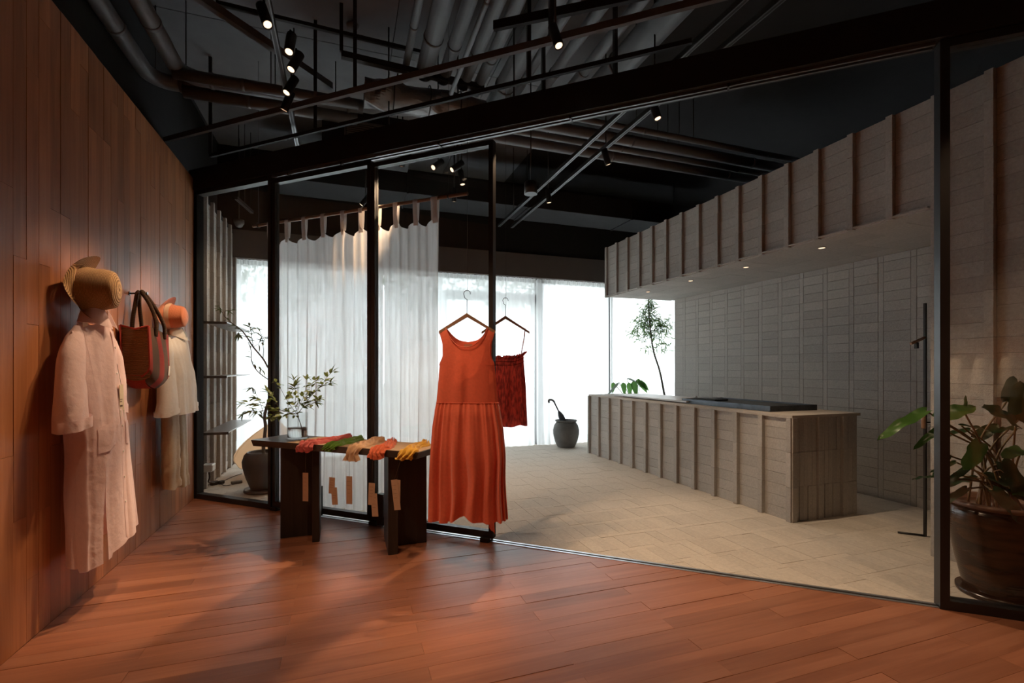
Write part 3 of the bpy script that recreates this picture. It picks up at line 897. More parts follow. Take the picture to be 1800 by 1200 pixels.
def bodice(front):
    m = MB(); sg = -1 if front else 1
    zb, zt_ = neck(front); zu = dz(642); zw = dz(708)
    def dep(x, w, z):
        q = max(0.0, 1 - (x / max(w, 1e-4)) ** 2)
        return sg * (0.050 * math.sqrt(q) * (0.75 + 0.25 * min(1, (dz(583) - z) / 0.2)) + 0.004) + 0.011 * q * fb(x, z) * min(1, max(0, (zu + 0.06 - z) / 0.15))
    m.grid(48, 14, lambda u, v: ((u * 2 - 1) * body_w(zu + (zw - zu) * v), dep((u * 2 - 1) * body_w(zu + (zw - zu) * v), body_w(zu + (zw - zu) * v), zu + (zw - zu) * v), zu + (zw - zu) * v))
    m.grid(48, 8, lambda u, v: ((u * 2 - 1) * lerp_tab(outer_asc, zb + (zu - zb) * v), dep((u * 2 - 1) * lerp_tab(outer_asc, zb + (zu - zb) * v), 0.183, zb + (zu - zb) * v), zb + (zu - zb) * v))
    for s in (-1, 1):
        def st(u, v, s=s):
            z = zt_ + (zb - zt_) * v
            q = (z - zb) / (zt_ - zb)
            xi = 0.138 * q ** 0.42; xo = lerp_tab(outer_asc, z)
            x = xi + (xo - xi) * u
            d0 = dep(x, 0.183, z) * (1 - 0.75 * q ** 3)
            return (s * x, d0, z + 0.004 * q - 0.02 * u * q)
        m.grid(12, 14, st)
    return m
obj('bodice_front', bodice(True), ORANGE, dr)
obj('bodice_back', bodice(False), ORANGE, dr)
fs1, fs2 = folds(15, 62, 0.55), folds(16, 150, 0.5)
ns = smooth_noise(19); ns2 = smooth_noise(23)
def skirt(u, v):
    a = u * 2 * PI
    ca, sa = math.cos(a), math.sin(a)
    hemz = dz(908) + 0.014 * ns(ca * 3 + 5) - (0.012 if ca < -0.4 else 0) + 0.018 * math.exp(-((ca - 0.05) / 0.25) ** 2)
    if sa > 0: hemz -= 0.01
    z = dz(707) + (hemz - dz(707)) * v
    w = lerp_tab([(0, 0.202), (0.06, 0.212), (0.25, 0.232), (0.5, 0.245), (0.8, 0.252), (1, 0.256)], v)
    d = lerp_tab([(0, 0.055), (0.1, 0.072), (0.5, 0.10), (1, 0.115)], v)
    x0 = ca * w; arc = a * 0.235
    amp = 0.007 + 0.034 * min(1, v * 1.6)
    f = fs1(arc, v) * amp + fs2(arc, v) * 0.009 * (1 - v) ** 2
    x = x0 * (1 + f * 1.0) + 0.012 * v * ns2(v * 3 + ca)
    y = (abs(sa) ** 0.8) * (1 if sa > 0 else -1) * d + (f if sa > 0 else -f)
    return (x, y, z)
obj('skirt', MB().grid(260, 34, skirt, close=True), ORANGE, dr)
fr = MB()
for q in range(170):
    a = 2 * PI * q / 170; p = Vector(skirt(q / 170, 1.0))
    ln = random.uniform(0.002, 0.007); w = 0.0022
    t_ = Vector(skirt(((q + 1) % 170) / 170, 1.0)) - p; t_.normalize()
    fr.add([p - t_ * w, p + t_ * w, p + t_ * random.uniform(-w, w) + Vector((0, 0, -ln))], [(0, 1, 2)])
o = obj('frayed_hem', fr, ORANGE, dr); o['kind'] = 'stuff'
# waist seam, neck binding, arm bindings
def seam(pts, r, name): obj(name, MB().tube(pts, r, 5), ORANGE, dr)
seam([skirt(k / 180, 0.003) for k in range(181)], 0.0036, 'waist_seam')
zb, zt_ = neck(True)
nk = []
for k in range(-20, 21):
    q = (abs(k) / 20) ** 1.0; qq = q ** (1 / 1.0)
    zq = zb + (zt_ - zb) * (q ** 2.3); xi = 0.138 * ((zq - zb) / (zt_ - zb)) ** 0.42 if zq > zb else 0
    nk.append((math.copysign(xi, k), -0.054 * math.sqrt(max(0, 1 - (xi / 0.183) ** 2)) * (1 - 0.75 * q ** 6) - 0.004, zq))
seam(nk, 0.0028, 'neck_binding')
for s in (-1, 1):
    seam([(s * lerp_tab(outer_asc, dz(642) + (dz(583) - dz(642)) * k / 14), -0.006 + 0.004 * ns(k), dz(642) + (dz(583) - dz(642)) * k / 14) for k in range(15)], 0.0042, 'arm_binding')
obj('size_label', MB().box(-0.028, 0.040, dz(612), 0.028, 0.041, dz(604)), plain('cloth_label', (0.45, 0.20, 0.12), 0.9), dr)
# torn tail of the lining
obj('lining_tail', MB().grid(8, 12, lambda u, v: (dxp(848 + 10 * v) + u * 0.062 * (1 - 0.35 * v), 0.05 + 0.012 * math.sin(u * 6 + v * 3), dz(893) - v * (0.135 + 0.05 * u))), ORANGE, dr)

# ---- short dark red camisole behind
CX = at_depth(888.5, 557, 4.0)
m_, nt_, out_ = nodes('red_striped_cotton')
b_ = N(nt_, 'ShaderNodeBsdfPrincipled'); b_.inputs['Roughness'].default_value = 0.85
vec_ = coords(nt_, False, (1, 1, 0.25)); nz_ = N(nt_, 'ShaderNodeTexNoise', i_Scale=70.0, i_Detail=3); L(nt_, vec_, nz_.inputs['Vector'])
cr_ = N(nt_, 'ShaderNodeValToRGB'); cr_.color_ramp.elements[0].position = 0.40; cr_.color_ramp.elements[0].color = (0.26, 0.035, 0.035, 1)
cr_.color_ramp.elements[1].position = 0.60; cr_.color_ramp.elements[1].color = (0.62, 0.085, 0.065, 1)
L(nt_, nz_.outputs[0], cr_.inputs[0]); L(nt_, cr_.outputs[0], b_.inputs['Base Color'])
tr_ = N(nt_, 'ShaderNodeBsdfTranslucent'); L(nt_, cr_.outputs[0], tr_.inputs[0]); mx_ = N(nt_, 'ShaderNodeMixShader'); mx_.inputs[0].default_value = 0.5
L(nt_, b_.outputs[0], mx_.inputs[1]); L(nt_, tr_.outputs[0], mx_.inputs[2]); L(nt_, mx_.outputs[0], out_.inputs[0])
REDSTR = m_
hg2 = thing('clothes_hanger', 'wooden hanger carrying the short dark red camisole behind the door post', 'hanger', CX, -0.40)
hanger(hg2, 0.200, 0.128)
obj('wire', MB().tube([(0.0, 0, 0.15), (0.004, 0, 0.19), (0, 0, 1.9)], 0.0009, 5), BLACK_MET, hg2)
cam_o = thing('camisole', 'short dark red striped camisole with ruffled top on a hanger', 'camisole', CX, -0.40)
c1 = folds(91, 75, 0.5); cn = smooth_noise(95)
def cz(v): return -(v - 557) * 0.004734
def cami(u, v):
    a = u * 2 * PI; ca, sa = math.cos(a), math.sin(a)
    zt2 = cz(627) + 0.035 * abs(ca) ** 3
    zb2 = cz(746) + 0.012 * cn(ca * 3 + 2) - (0.02 if sa < 0 else 0) * (1 - abs(ca))
    z = zt2 + (zb2 - zt2) * v
    w = lerp_tab([(0, 0.150), (0.1, 0.152), (0.5, 0.170), (1, 0.182)], v); d = 0.05 + 0.035 * v
    f = c1(a * 0.165, v) * (0.005 + 0.013 * v)
    return (ca * w * (1 + f), abs(sa) ** 0.8 * (1 if sa > 0 else -1) * d + (f if sa > 0 else -f), z)
obj('body', MB().grid(200, 20, cami, close=True), REDSTR, cam_o)
cn2 = smooth_noise(97)
def ruff(u, v):
    a = u * 2 * PI; p = Vector(cami(u, 0.02)); w = 1 + 0.14 * (1 - v)
    r = 0.010 * (1 - v * 0.7) * math.sin(a * 26 + 2 * cn2(a * 4))
    return (p.x * w + r * math.cos(a), p.y * w + r * math.sin(a), p.z + 0.030 * (1 - v) - 0.012 + 0.007 * math.sin(a * 26 + 1.2 + 3 * cn2(a * 5)) * (1 - v))
obj('ruffle', MB().grid(320, 5, ruff, close=True), REDSTR, cam_o)
for z_, nm in ((0.07, 'elastic_band'), (0.12, 'elastic_band')):
    obj(nm, MB().tube([cami(k / 120, z_) for k in range(121)], 0.0035, 5), REDSTR, cam_o)
for s in (-1, 1):
    obj('strap', MB().tube([(s * 0.165, 0, cz(577)), (s * 0.158, -0.01, cz(592)), (s * 0.128, -0.02, cz(626))], [0.004, 0.005, 0.004], 6), plain('strap_cotton', (0.55, 0.16, 0.13), 0.85) if s < 0 else MATS['strap_cotton'], cam_o)

# ---- things on the wooden wall. Local frame: x runs along the wall away from the viewer, -y off the wall
WX = -1.400
def wall_thing(name, label, cat, y, z, group=None): return thing(name, label, cat, (WX, y, z), PI / 2, group)
PEG = plain('peg_steel', (0.05, 0.05, 0.05), 0.35, metal=0.7)
def peg(y, z, lab, ln=0.07):
    t = wall_thing('wall_peg', lab, 'peg', y, z, 'pegs on the wooden wall')
    obj('plate', MB().tube([(0, 0, 0), (0, -0.006, 0)], 0.014, 16), PEG, t)
    obj('pin', MB().tube([(0, -0.006, 0), (0, -ln, 0.006)], 0.006, 12), PEG, t)
    obj('tip', MB().tube([(0, -ln, 0.006), (0, -ln - 0.008, 0.006)], 0.009, 12), ALU, t)
peg(3.27, 1.73, 'dark peg holding the straw hat and pink dress')
peg(4.00, 1.80, 'dark peg holding the striped bag by its handles', 0.10)
peg(4.60, 1.72, 'dark peg holding the orange hat and white shirt')

def shirt(root, mat, zs, zn, zh, wsh, whem, dhem, seed, sleeves, slit=None, hem=None, cx_hem=0.0, yoff=-0.10, tabs=None):
    """open shirt or shirt dress hung from its neck; z values relative to the root"""
    f1, f2 = folds(seed, 40, 0.45), folds(seed + 3, 95, 0.4)
    nn = smooth_noise(seed + 5)
    def fn(u, v):
        g = 0.0
        if slit: g = slit[1] * max(0, (v - slit[2]) / (1 - slit[2])) ** 0.8
        a0 = slit[0] if slit else 0.0
        a = a0 + g + u * (2 * PI - 2 * g)
        ca, sa = math.cos(a), math.sin(a)
        w = lerp_tab(tabs or [(0, wsh), (0.10, wsh * 1.02), (0.35, wsh * 1.0), (0.7, (wsh + whem) / 2), (1, whem)], v)
        x = ca * w
        ztop = zn + (zs - zn) * min(1, abs(x) / wsh) ** 0.8
        zb = zh + (hem(ca, sa) if hem else 0)
        z = ztop + (zb - ztop) * v
        dtop = 0.010 + 0.055 * math.exp(-(x / 0.10) ** 2)
        d = dtop + (dhem - dtop) * min(1, v * 2.2) ** 0.7
        f = f1(a * 0.22, v) * (0.002 + 0.011 * v) + f2(a * 0.22, v) * 0.0016 + 0.004 * nn(v * 6 + 4 * math.cos(a))
        y = (abs(sa) ** 0.75) * (1 if sa > 0 else -1) * d
        y += f if sa > 0 else -f
        return (x * (1 + 0.7 * f) + cx_hem * v * v, min(y + yoff - 0.03 * v, -0.012), z + 0.004 * nn(v * 9 + a))
    nu = 200
    obj('body', MB().grid(nu, 40, fn, close=slit is None), mat, root)
    for s, path, rad, cuff in sleeves:
        pts = curve_pts(path, 8); n = len(pts); n3 = smooth_noise(seed + 20 + s)
        def sl(u, v):
            k = min(n - 1, round(v * (n - 1))); p = pts[k]
            a = u * 2 * PI
            rx = lerp_tab([(0, 0.018), (0.12, rad[0] * 0.72), (0.28, rad[0]), (0.6, (rad[0] + rad[1]) / 2), (1, rad[1])], v); ry = rx * 0.62
            r = 1 + 0.07 * n3(a * 2.2 + v * 3) * v + 0.05 * n3(v * 10 + a * 1.5)
            tilt = 0.16 * s * math.cos(a) * rx * v
            return (p.x + math.cos(a) * rx * r, min(p.y + math.sin(a) * ry * r, -0.012), p.z - tilt)
        so = obj('sleeve', MB().grid(56, n, sl, close=True), mat, root)
        def cf(u, v):
            q = Vector(sl(u, 1.0)); c = pts[-1]
            k = 1.06 + 0.02 * math.sin(u * 40)
            return (c.x + (q.x - c.x) * k, min(c.y + (q.y - c.y) * k, -0.010), q.z - 0.004 + cuff * (1 - v) + 0.003 * n3(u * 12))
        obj('cuff', MB().grid(56, 4, cf, close=True), mat, so)
    return fn

def collar(root, mat, zn, yoff, r=0.075, h=0.055, seed=5):
    n = smooth_noise(seed)
    def fn(u, v):
        a = -PI / 2 + 0.28 + u * (2 * PI - 0.56)      # gap at the front
        flare = 1.0 + 0.38 * v
        pt = 0.035 * v * math.exp(-((min(u, 1 - u)) / 0.10) ** 2)
        return (math.cos(a) * r * flare, min(yoff + math.sin(a) * r * 0.62 * flare - pt * 0.8, -0.008), zn + h * 0.75 * (1 - v) - h * 0.55 * v ** 1.5 - pt + 0.004 * n(u * 8))
    obj('collar', MB().grid(48, 7, fn), mat, root)
    obj('collar_stand', MB().grid(40, 3, lambda u, v: (math.cos(-PI / 2 + 0.28 + u * (2 * PI - 0.56)) * r, min(yoff + math.sin(-PI / 2 + 0.28 + u * (2 * PI - 0.56)) * r * 0.62, -0.008), zn - 0.02 + v * h)), mat, root)

PINK = plain('pink_linen', (0.84, 0.64, 0.62), 0.85, noise=0.04, nscale=40, bump=0.5, bscale=20, sheen=0.2, trans=0.22)
pk = wall_thing('shirt_dress', 'long pale pink linen shirt dress hung on the wooden wall', 'dress', 3.27, 0)
def pink_hem(ca, sa):
    h = 0.0
    if sa < 0: h += 0.030 * (ca + 0.3)            # front rises towards the far side
    return h - 0.02 * (1 if ca < -0.5 else 0)
pfn = shirt(pk, PINK, 1.475, 1.56, 0.285, 0.225, 0.285, 0.105, 210,
    [(-1, [(-0.165, -0.09, 1.505), (-0.245, -0.10, 1.33), (-0.300, -0.12, 1.12), (-0.300, -0.125, 0.985)], (0.075, 0.098), 0.055),
     (1, [(0.165, -0.09, 1.505), (0.22, -0.10, 1.33), (0.245, -0.10, 1.12), (0.25, -0.10, 1.02)], (0.07, 0.085), 0.055)],
    slit=(-PI / 2 - 0.75, 0.10, 0.68), hem=pink_hem, cx_hem=0.045, yoff=-0.095,
    tabs=[(0, 0.235), (0.08, 0.235), (0.35, 0.225), (0.6, 0.235), (1, 0.285)])
collar(pk, PINK, 1.565, -0.10, 0.08, 0.062)
def on_front(fn, x0, v):      # point on the front of a shirt near local x0
    best = None
    for k in range(400):
        p = fn(k / 400, v)
        if best is None or (abs(p[0] - x0) + (0.5 if p[1] > -0.10 else 0)) < best[0]: best = (abs(p[0] - x0) + (0.5 if p[1] > -0.10 else 0), p)
    return Vector(best[1])
pl = [on_front(pfn, 0.01 + 0.05 * v, v) + Vector((0, -0.004, 0)) for v in [0.05 + 0.93 * k / 40 for k in range(41)]]
mpl = MB(); mpl.grid(3, 41, lambda u, v: tuple(pl[round(v * 40)] + Vector(((u - 0.5) * 0.034, 0, 0))))
plo = obj('placket', mpl, PINK, pk)
BTN = plain('shell_button', (0.75, 0.68, 0.60), 0.35)
for k in (3, 8, 13, 18, 23, 28, 33):
    obj('button', MB().tube([pl[k] + Vector((0, 0, 0)), pl[k] + Vector((0, -0.003, 0))], 0.006, 10), BTN, plo)
# two patch pockets
for sx, vv in ((-0.115, 0.42), (0.13, 0.44)):
    def pkt(u, v, sx=sx, vv=vv):
        p = on_front(pfn, sx + (u - 0.5) * 0.12, vv + 0.11 * v); return (p.x, p.y - 0.004 - 0.002 * math.sin(u * PI), p.z)
    obj('pocket', MB().grid(8, 8, pkt), PINK, pk)
tg_ = obj('swing_tag', MB().box(-0.026, -0.0015, -0.15, 0.026, 0.0, 0.0, Matrix.Translation((0.035, -0.205, 1.19)) @ Matrix.Rotation(-0.08, 4, 'Y')), plain('cream_card', (0.66, 0.54, 0.36), 0.7), pk)
obj('print', MB().box(-0.016, -0.0022, -0.085, 0.014, -0.0016, -0.081, Matrix.Translation((0.035, -0.205, 1.19))).box(-0.016, -0.0022, -0.098, 0.008, -0.0016, -0.094, Matrix.Translation((0.035, -0.205, 1.19))).box(-0.014, -0.0022, -0.125, 0.016, -0.0016, -0.115, Matrix.Translation((0.035, -0.205, 1.19))), PRINT, tg_)
obj('tag_string', MB().tube([(0.02, -0.165, 1.42), (0.03, -0.19, 1.30), (0.035, -0.206, 1.185)], 0.0012, 5), STRING, pk)
obj('spare_button_bag', MB().grid(8, 8, lambda u, v: (0.04 + (u - 0.5) * 0.055, -0.205 - 0.006 * math.sin(u * 7), 1.045 - v * 0.05)), plain('muslin', (0.74, 0.68, 0.58), 0.9), pk)
obj('inner_label', MB().box(-0.026, -0.055, 1.50, 0.03, -0.053, 1.56).box(-0.03, -0.075, 1.487, 0.038, -0.073, 1.50), plain('neck_label', (0.72, 0.66, 0.52), 0.8), pk)

WHITE = plain('white_linen', (0.85, 0.81, 0.75), 0.85, noise=0.04, nscale=40, bump=0.45, bscale=20, sheen=0.2, trans=0.25)
ws = wall_thing('linen_shirt', 'short off-white linen shirt hanging over the beige trousers on the wooden wall', 'shirt', 4.62, 0)
wfn = shirt(ws, WHITE, 1.50, 1.57, 0.92, 0.20, 0.27, 0.10, 260,
    [(-1, [(-0.14, -0.09, 1.53), (-0.20, -0.10, 1.36), (-0.245, -0.11, 1.15), (-0.255, -0.115, 0.935)], (0.065, 0.112), 0.035),
     (1, [(0.14, -0.09, 1.53), (0.235, -0.10, 1.34), (0.33, -0.10, 1.12), (0.385, -0.10, 0.955)], (0.06, 0.088), 0.035)], cx_hem=0.02, yoff=-0.095,
     tabs=[(0, 0.20), (0.1, 0.205), (0.5, 0.225), (1, 0.255)])
collar(ws, WHITE, 1.575, -0.10, 0.075, 0.055, 8)
pl2 = [on_front(wfn, 0.0 + 0.02 * v, v) + Vector((0, -0.004, 0)) for v in [0.05 + 0.9 * k / 20 for k in range(21)]]
obj('placket', MB().grid(3, 21, lambda u, v: tuple(pl2[round(v * 20)] + Vector(((u - 0.5) * 0.030, 0, 0)))), WHITE, ws)
BEIGE = plain('sand_linen', (0.52, 0.385, 0.255), 0.88, noise=0.08, nscale=40, bump=0.25, bscale=45, sheen=0.2, trans=0.15)
tr = wall_thing('linen_trousers', 'crumpled sand beige linen trousers below the white shirt', 'trousers', 4.62, 0)
def hip(u, v):
    a = u * 2 * PI; w = 0.17 + 0.02 * v
    return (math.cos(a) * w, min(-0.085 + math.sin(a) * 0.05, -0.012), 1.12 - 0.22 * v)
obj('seat', MB().grid(60, 8, hip, close=True), BEIGE, tr)
obj('waistband', MB().grid(60, 3, lambda u, v: (math.cos(u * 2 * PI) * 0.172, min(-0.085 + math.sin(u * 2 * PI) * 0.053, -0.01), 1.16 - 0.045 * v), close=True), BEIGE, tr)
for s, xb, zb3, wl_ in ((-1, -0.085, 0.33, 0.105), (1, 0.13, 0.30, 0.095)):
    fl1 = folds(300 + s, 60, 0.5); nl = smooth_noise(310 + s)
    def leg(u, v, s=s, xb=xb, zb3=zb3, fl1=fl1, nl=nl, wl_=wl_):
        a = u * 2 * PI; xc = s * 0.095 + (xb - s * 0.095) * v
        f = fl1(a * 0.09, v) * (0.004 + 0.008 * v) + 0.006 * nl(v * 18 + a) * v
        return (xc + math.cos(a) * (wl_ + f), min(-0.085 - 0.01 * v + math.sin(a) * (0.052 + f), -0.012), 0.95 + (zb3 - 0.95) * v + 0.012 * v * nl(a * 2))
    obj('trouser_leg', MB().grid(64, 34, leg, close=True), BEIGE, tr)

# ---- hats
def straw_mat(name, c1_, c2_, sc):
    m, nt, out = nodes(name); b = N(nt, 'ShaderNodeBsdfPrincipled'); b.inputs['Roughness'].default_value = 0.8
    tc = N(nt, 'ShaderNodeTexCoord'); w1 = N(nt, 'ShaderNodeTexWave', i_Scale=sc, i_Distortion=1.2, i_Detail=2.0); w1.bands_direction = 'Y'
    L(nt, tc.outputs['Object'], w1.inputs['Vector'])
    nz = N(nt, 'ShaderNodeTexNoise', i_Scale=220.0, i_Detail=2); L(nt, tc.outputs['Object'], nz.inputs['Vector'])
    ad = N(nt, 'ShaderNodeMath', operation='MULTIPLY'); L(nt, w1.outputs[0], ad.inputs[0]); L(nt, nz.outputs[0], ad.inputs[1])
    cr = N(nt, 'ShaderNodeValToRGB'); cr.color_ramp.elements[0].color = rgb(c1_); cr.color_ramp.elements[0].position = 0.05; cr.color_ramp.elements[1].color = rgb(c2_); cr.color_ramp.elements[1].position = 0.5
    L(nt, ad.outputs[0], cr.inputs[0]); L(nt, cr.outputs[0], b.inputs['Base Color'])
    bp = N(nt, 'ShaderNodeBump', i_Strength=0.7, i_Distance=0.004); L(nt, ad.outputs[0], bp.inputs['Height']); L(nt, bp.outputs[0], b.inputs['Normal'])
    L(nt, b.outputs[0], out.inputs[0]); MATS[name] = m
    return m
STRAW = straw_mat('woven_straw', (0.24, 0.125, 0.045), (0.60, 0.37, 0.16), 75.0)
def hat(root, mat, rb, rc, rt, hc, curl, seed, squash=1.0, dent=0.02):
    """hat hung by its inside; local -y is the crown axis (off the wall), z up"""
    n = smooth_noise(seed)
    def P(r, a, off): return (r * math.cos(a), -off, r * math.sin(a) * squash)
    def crown(u, v):
        a = u * 2 * PI
        if v < 0.72:
            q = v / 0.72; r = rc + (rt - rc) * q ** 1.5; o = 0.045 + hc * q
            r *= 1 + 0.05 * n(a * 1.5 + q * 3) - dent * 2.2 * math.exp(-((a - 0.5) / 0.35) ** 2) * q - dent * 2.2 * math.exp(-((a - 3.9) / 0.4) ** 2) * q
        else:
            q = (v - 0.72) / 0.28; r = rt * (1 - q); o = 0.045 + hc + 0.030 * math.sin(q * PI / 2) - dent * 0.3 * q * q
        return P(max(r, 0.0005), a, o)
    cr_o = obj('crown', MB().grid(56, 26, crown, close=True), mat, root)
    def brim(u, v):
        a = u * 2 * PI; r = rc + (rb - rc) * v
        up = abs(math.sin(a))
        o = 0.045 - 0.020 * math.sin(v * PI * 0.5) * (1 - up) + curl * v ** 1.6 * up ** 2.5 + 0.010 * n(a * 1.3) * v
        return P(r, a, max(o, 0.010))
    obj('brim', MB().grid(72, 12, brim, close=True), mat, root)
    return crown
h1 = wall_thing('straw_hat', 'woven straw hat with curled brim above the pink dress', 'hat', 3.22, 1.715)
h1.rotation_euler = (0.0, 0.0, PI / 2 + 0.10)
h1.location.x += 0.02
hat(h1, STRAW, 0.178, 0.120, 0.096, 0.140, 0.060, 610, 1.0, 0.05)
OFELT = plain('apricot_cloth', (0.66, 0.215, 0.095), 0.85, noise=0.06, nscale=50, bump=0.3, bscale=200, sheen=0.3)
h2 = wall_thing('bucket_hat', 'apricot orange hat with a pale band above the white shirt', 'hat', 4.56, 1.70)
h2.location.x += 0.015
cfn = hat(h2, OFELT, 0.158, 0.104, 0.080, 0.115, 0.05, 620, 1.0, 0.035)
obj('band', MB().grid(56, 4, lambda u, v: tuple(Vector(cfn(u, 0.02 + 0.20 * v)) * 1.0 + Vector((math.cos(u * 2 * PI) * 0.003, 0, math.sin(u * 2 * PI) * 0.003))), close=True), plain('cream_ribbon', (0.66, 0.47, 0.33), 0.7), h2)

# ---- striped woven tote
def weave_mat(name, col, sc=300, axis=2):
    m, nt, out = nodes(name); b = N(nt, 'ShaderNodeBsdfPrincipled'); b.inputs['Roughness'].default_value = 0.9
    tc = N(nt, 'ShaderNodeTexCoord'); w1 = N(nt, 'ShaderNodeTexWave', i_Scale=sc, i_Distortion=2.5, i_Detail=2.0); w1.bands_direction = 'XYZ'[axis]
    w1.inputs['Detail Scale'].default_value = 2.0
    L(nt, tc.outputs['Object'], w1.inputs['Vector'])
    cr = N(nt, 'ShaderNodeValToRGB'); cr.color_ramp.elements[0].color = rgb([c * 0.45 for c in col]); cr.color_ramp.elements[1].color = rgb([min(1, c * 1.2) for c in col])
    L(nt, w1.outputs[0], cr.inputs[0]); L(nt, cr.outputs[0], b.inputs['Base Color'])
    bp = N(nt, 'ShaderNodeBump', i_Strength=0.8, i_Distance=0.004); L(nt, w1.outputs[0], bp.inputs['Height']); L(nt, bp.outputs[0], b.inputs['Normal'])
    L(nt, b.outputs[0], out.inputs[0]); MATS[name] = m
    return m
JUTE = weave_mat('jute_weave', (0.25, 0.125, 0.055), 34)
JBROWN = weave_mat('brown_felted_weave', (0.185, 0.105, 0.062), 90)
JRED = weave_mat('red_felted_weave', (0.52, 0.060, 0.040), 90)
bg = wall_thing('tote_bag', 'red and brown striped woven tote bag hanging on the wooden wall', 'bag', 4.0, 0)
XN, XF, YB, YF, ZT, ZB = -0.20, 0.185, -0.02, -0.175, 1.565, 1.225
def sag(x): return 0.085 * (1 - ((x - 0.03) / 0.23) ** 2) if abs(x - 0.03) < 0.23 else 0.0
def bulge(x, q): return 0.028 * math.sin(max(0, min(1, (x - XN) / (XF - XN))) * PI) * math.sin(q * PI * 0.85)
def bag_face(front):
    cuts = [XN, XN + 0.035, XN + 0.115, XN + 0.19, XN + 0.24, XN + 0.30, XF]
    mats_ = [JRED, JBROWN, JRED, JBROWN, JBROWN, JRED]
    for i in range(len(cuts) - 1):
        a, b = cuts[i], cuts[i + 1]
        def fn(u, v, a=a, b=b):
            x = a + (b - a) * u; q = v
            zt2 = ZT - 0.035 * ((x - XN) / (XF - XN))
            z = zt2 + (ZB - sag(x) - zt2) * q
            y = (YF - bulge(x, q)) if front else YB - 0.002
            if front and q > 0.8: y += 0.05 * ((q - 0.8) / 0.2) ** 2
            xx = x + (0.035 * q if i < 6 else 0)
            return (xx, y, z)
        obj('stripe', MB().grid(6, 16, fn, flip=not front), mats_[i], bg)
bag_face(True); bag_face(False)
for xg, nm in ((XN, 'side_gusset'), (XF, 'side_gusset')):
    m = MB().grid(8, 14, lambda u, v, xg=xg: (xg + 0.035 * v + (0.022 * math.sin(u * PI) * (1 - v) * (1 if xg < 0 else -1)), YB + (YF - YB) * u + 0, (ZT if xg < 0 else ZT - 0.035) - 0.025 * math.sin(u * PI) + (ZB - (ZT if xg < 0 else ZT - 0.035)) * v))
    obj(nm, m, JUTE, bg)
obj('bottom', MB().grid(16, 6, lambda u, v: (XN + 0.035 + (XF - XN) * u, YB + (YF + 0.05 - YB) * v, ZB - sag(XN + (XF - XN) * u) + 0.0)), JRED, bg)
obj('rim_edge', MB().tube([(XN, YB, ZT), (XN + 0.012, (YB + YF) / 2, ZT - 0.022), (XN, YF, ZT)], 0.006, 6).tube([(XN + 0.035 * q, YF + (0.05 * ((q - 0.8) / 0.2) ** 2 if q > 0.8 else 0), ZT + (ZB - ZT) * q) for q in [k / 10 for k in range(11)]], 0.006, 6).tube([(XN, YB, ZT), (XN + 0.035, YB, ZB)], 0.007, 6), JRED, bg)
obj('base_edge', MB().grid(8, 5, lambda u, v: (XN + 0.033 + 0.012 * v, YB + (YF + 0.03 - YB) * u, ZB + 0.012 - 0.06 * v * (0.5 + 0.5 * u))), JRED, bg)
HNDL = weave_mat('handle_rope', (0.11, 0.058, 0.030), 60)
for yy, x0, x1, pk_ in ((YF - 0.01, -0.10, 0.07, (-0.012, -0.085, 1.815)), (YB - 0.03, -0.10, 0.075, (0.01, -0.05, 1.815))):
    pts = curve_pts([(x0, yy, 1.50), (x0 + 0.012, yy, 1.60), (-0.045, (yy + pk_[1]) / 2, 1.72), (pk_[0] - 0.018, pk_[1], 1.803), (pk_[0] + 0.016, pk_[1], 1.806), (0.028, (yy + pk_[1]) / 2, 1.72), (x1 - 0.012, yy, 1.59), (x1, yy, 1.49)], 8)
    obj('handle', MB().tube(pts, 0.0125, 10), HNDL, bg)
obj('paper_label', MB().box(-0.012, -0.0015, -0.07, 0.012, 0, 0, Matrix.Translation((0.105, YF - 0.03, 1.30)) @ Matrix.Rotation(0.2, 4, 'Y')), plain('white_card', (0.8, 0.76, 0.7), 0.7), bg)
# ================================================================== PLANTS, POTS, LAMP
def leaf_mesh(name, ln, w, mat, droop=0.12, seg=6, fold=0.18, shape=0.72):
    m = MB(); vs = []
    for k in range(seg + 1):
        s = k / seg
        ww = w * (math.sin(PI * min(1, s ** shape if s > 0 else 0)) ** 0.9 if 0 < s < 1 else 0.02)
        z = -droop * ln * s * s
        vs += [(-ww / 2, s * ln, z + ww * fold), (0, s * ln, z), (ww / 2, s * ln, z + ww * fold)]
    fs = []
    for k in range(seg):
        b = k * 3
        fs += [(b, b + 1, b + 4, b + 3), (b + 1, b + 2, b + 5, b + 4)]
    me = m.add(vs, fs, True).mesh(name); me.materials.append(mat)
    return me

def put_leaf(root, me, pos, direction, up=Vector((0, 0, 1)), scale=1.0, name='leaf', roll=0.0):
    d = Vector(direction).normalized()
    x = d.cross(up)
    if x.length < 1e-3: x = Vector((1, 0, 0))
    x.normalize(); z = x.cross(d).normalized()
    M = frame(pos, x, d, z) @ Matrix.Rotation(roll, 4, 'Y') @ Matrix.Scale(scale, 4)
    o = bpy.data.objects.new(name, me); finish(o, root); o.matrix_local = M
    return o

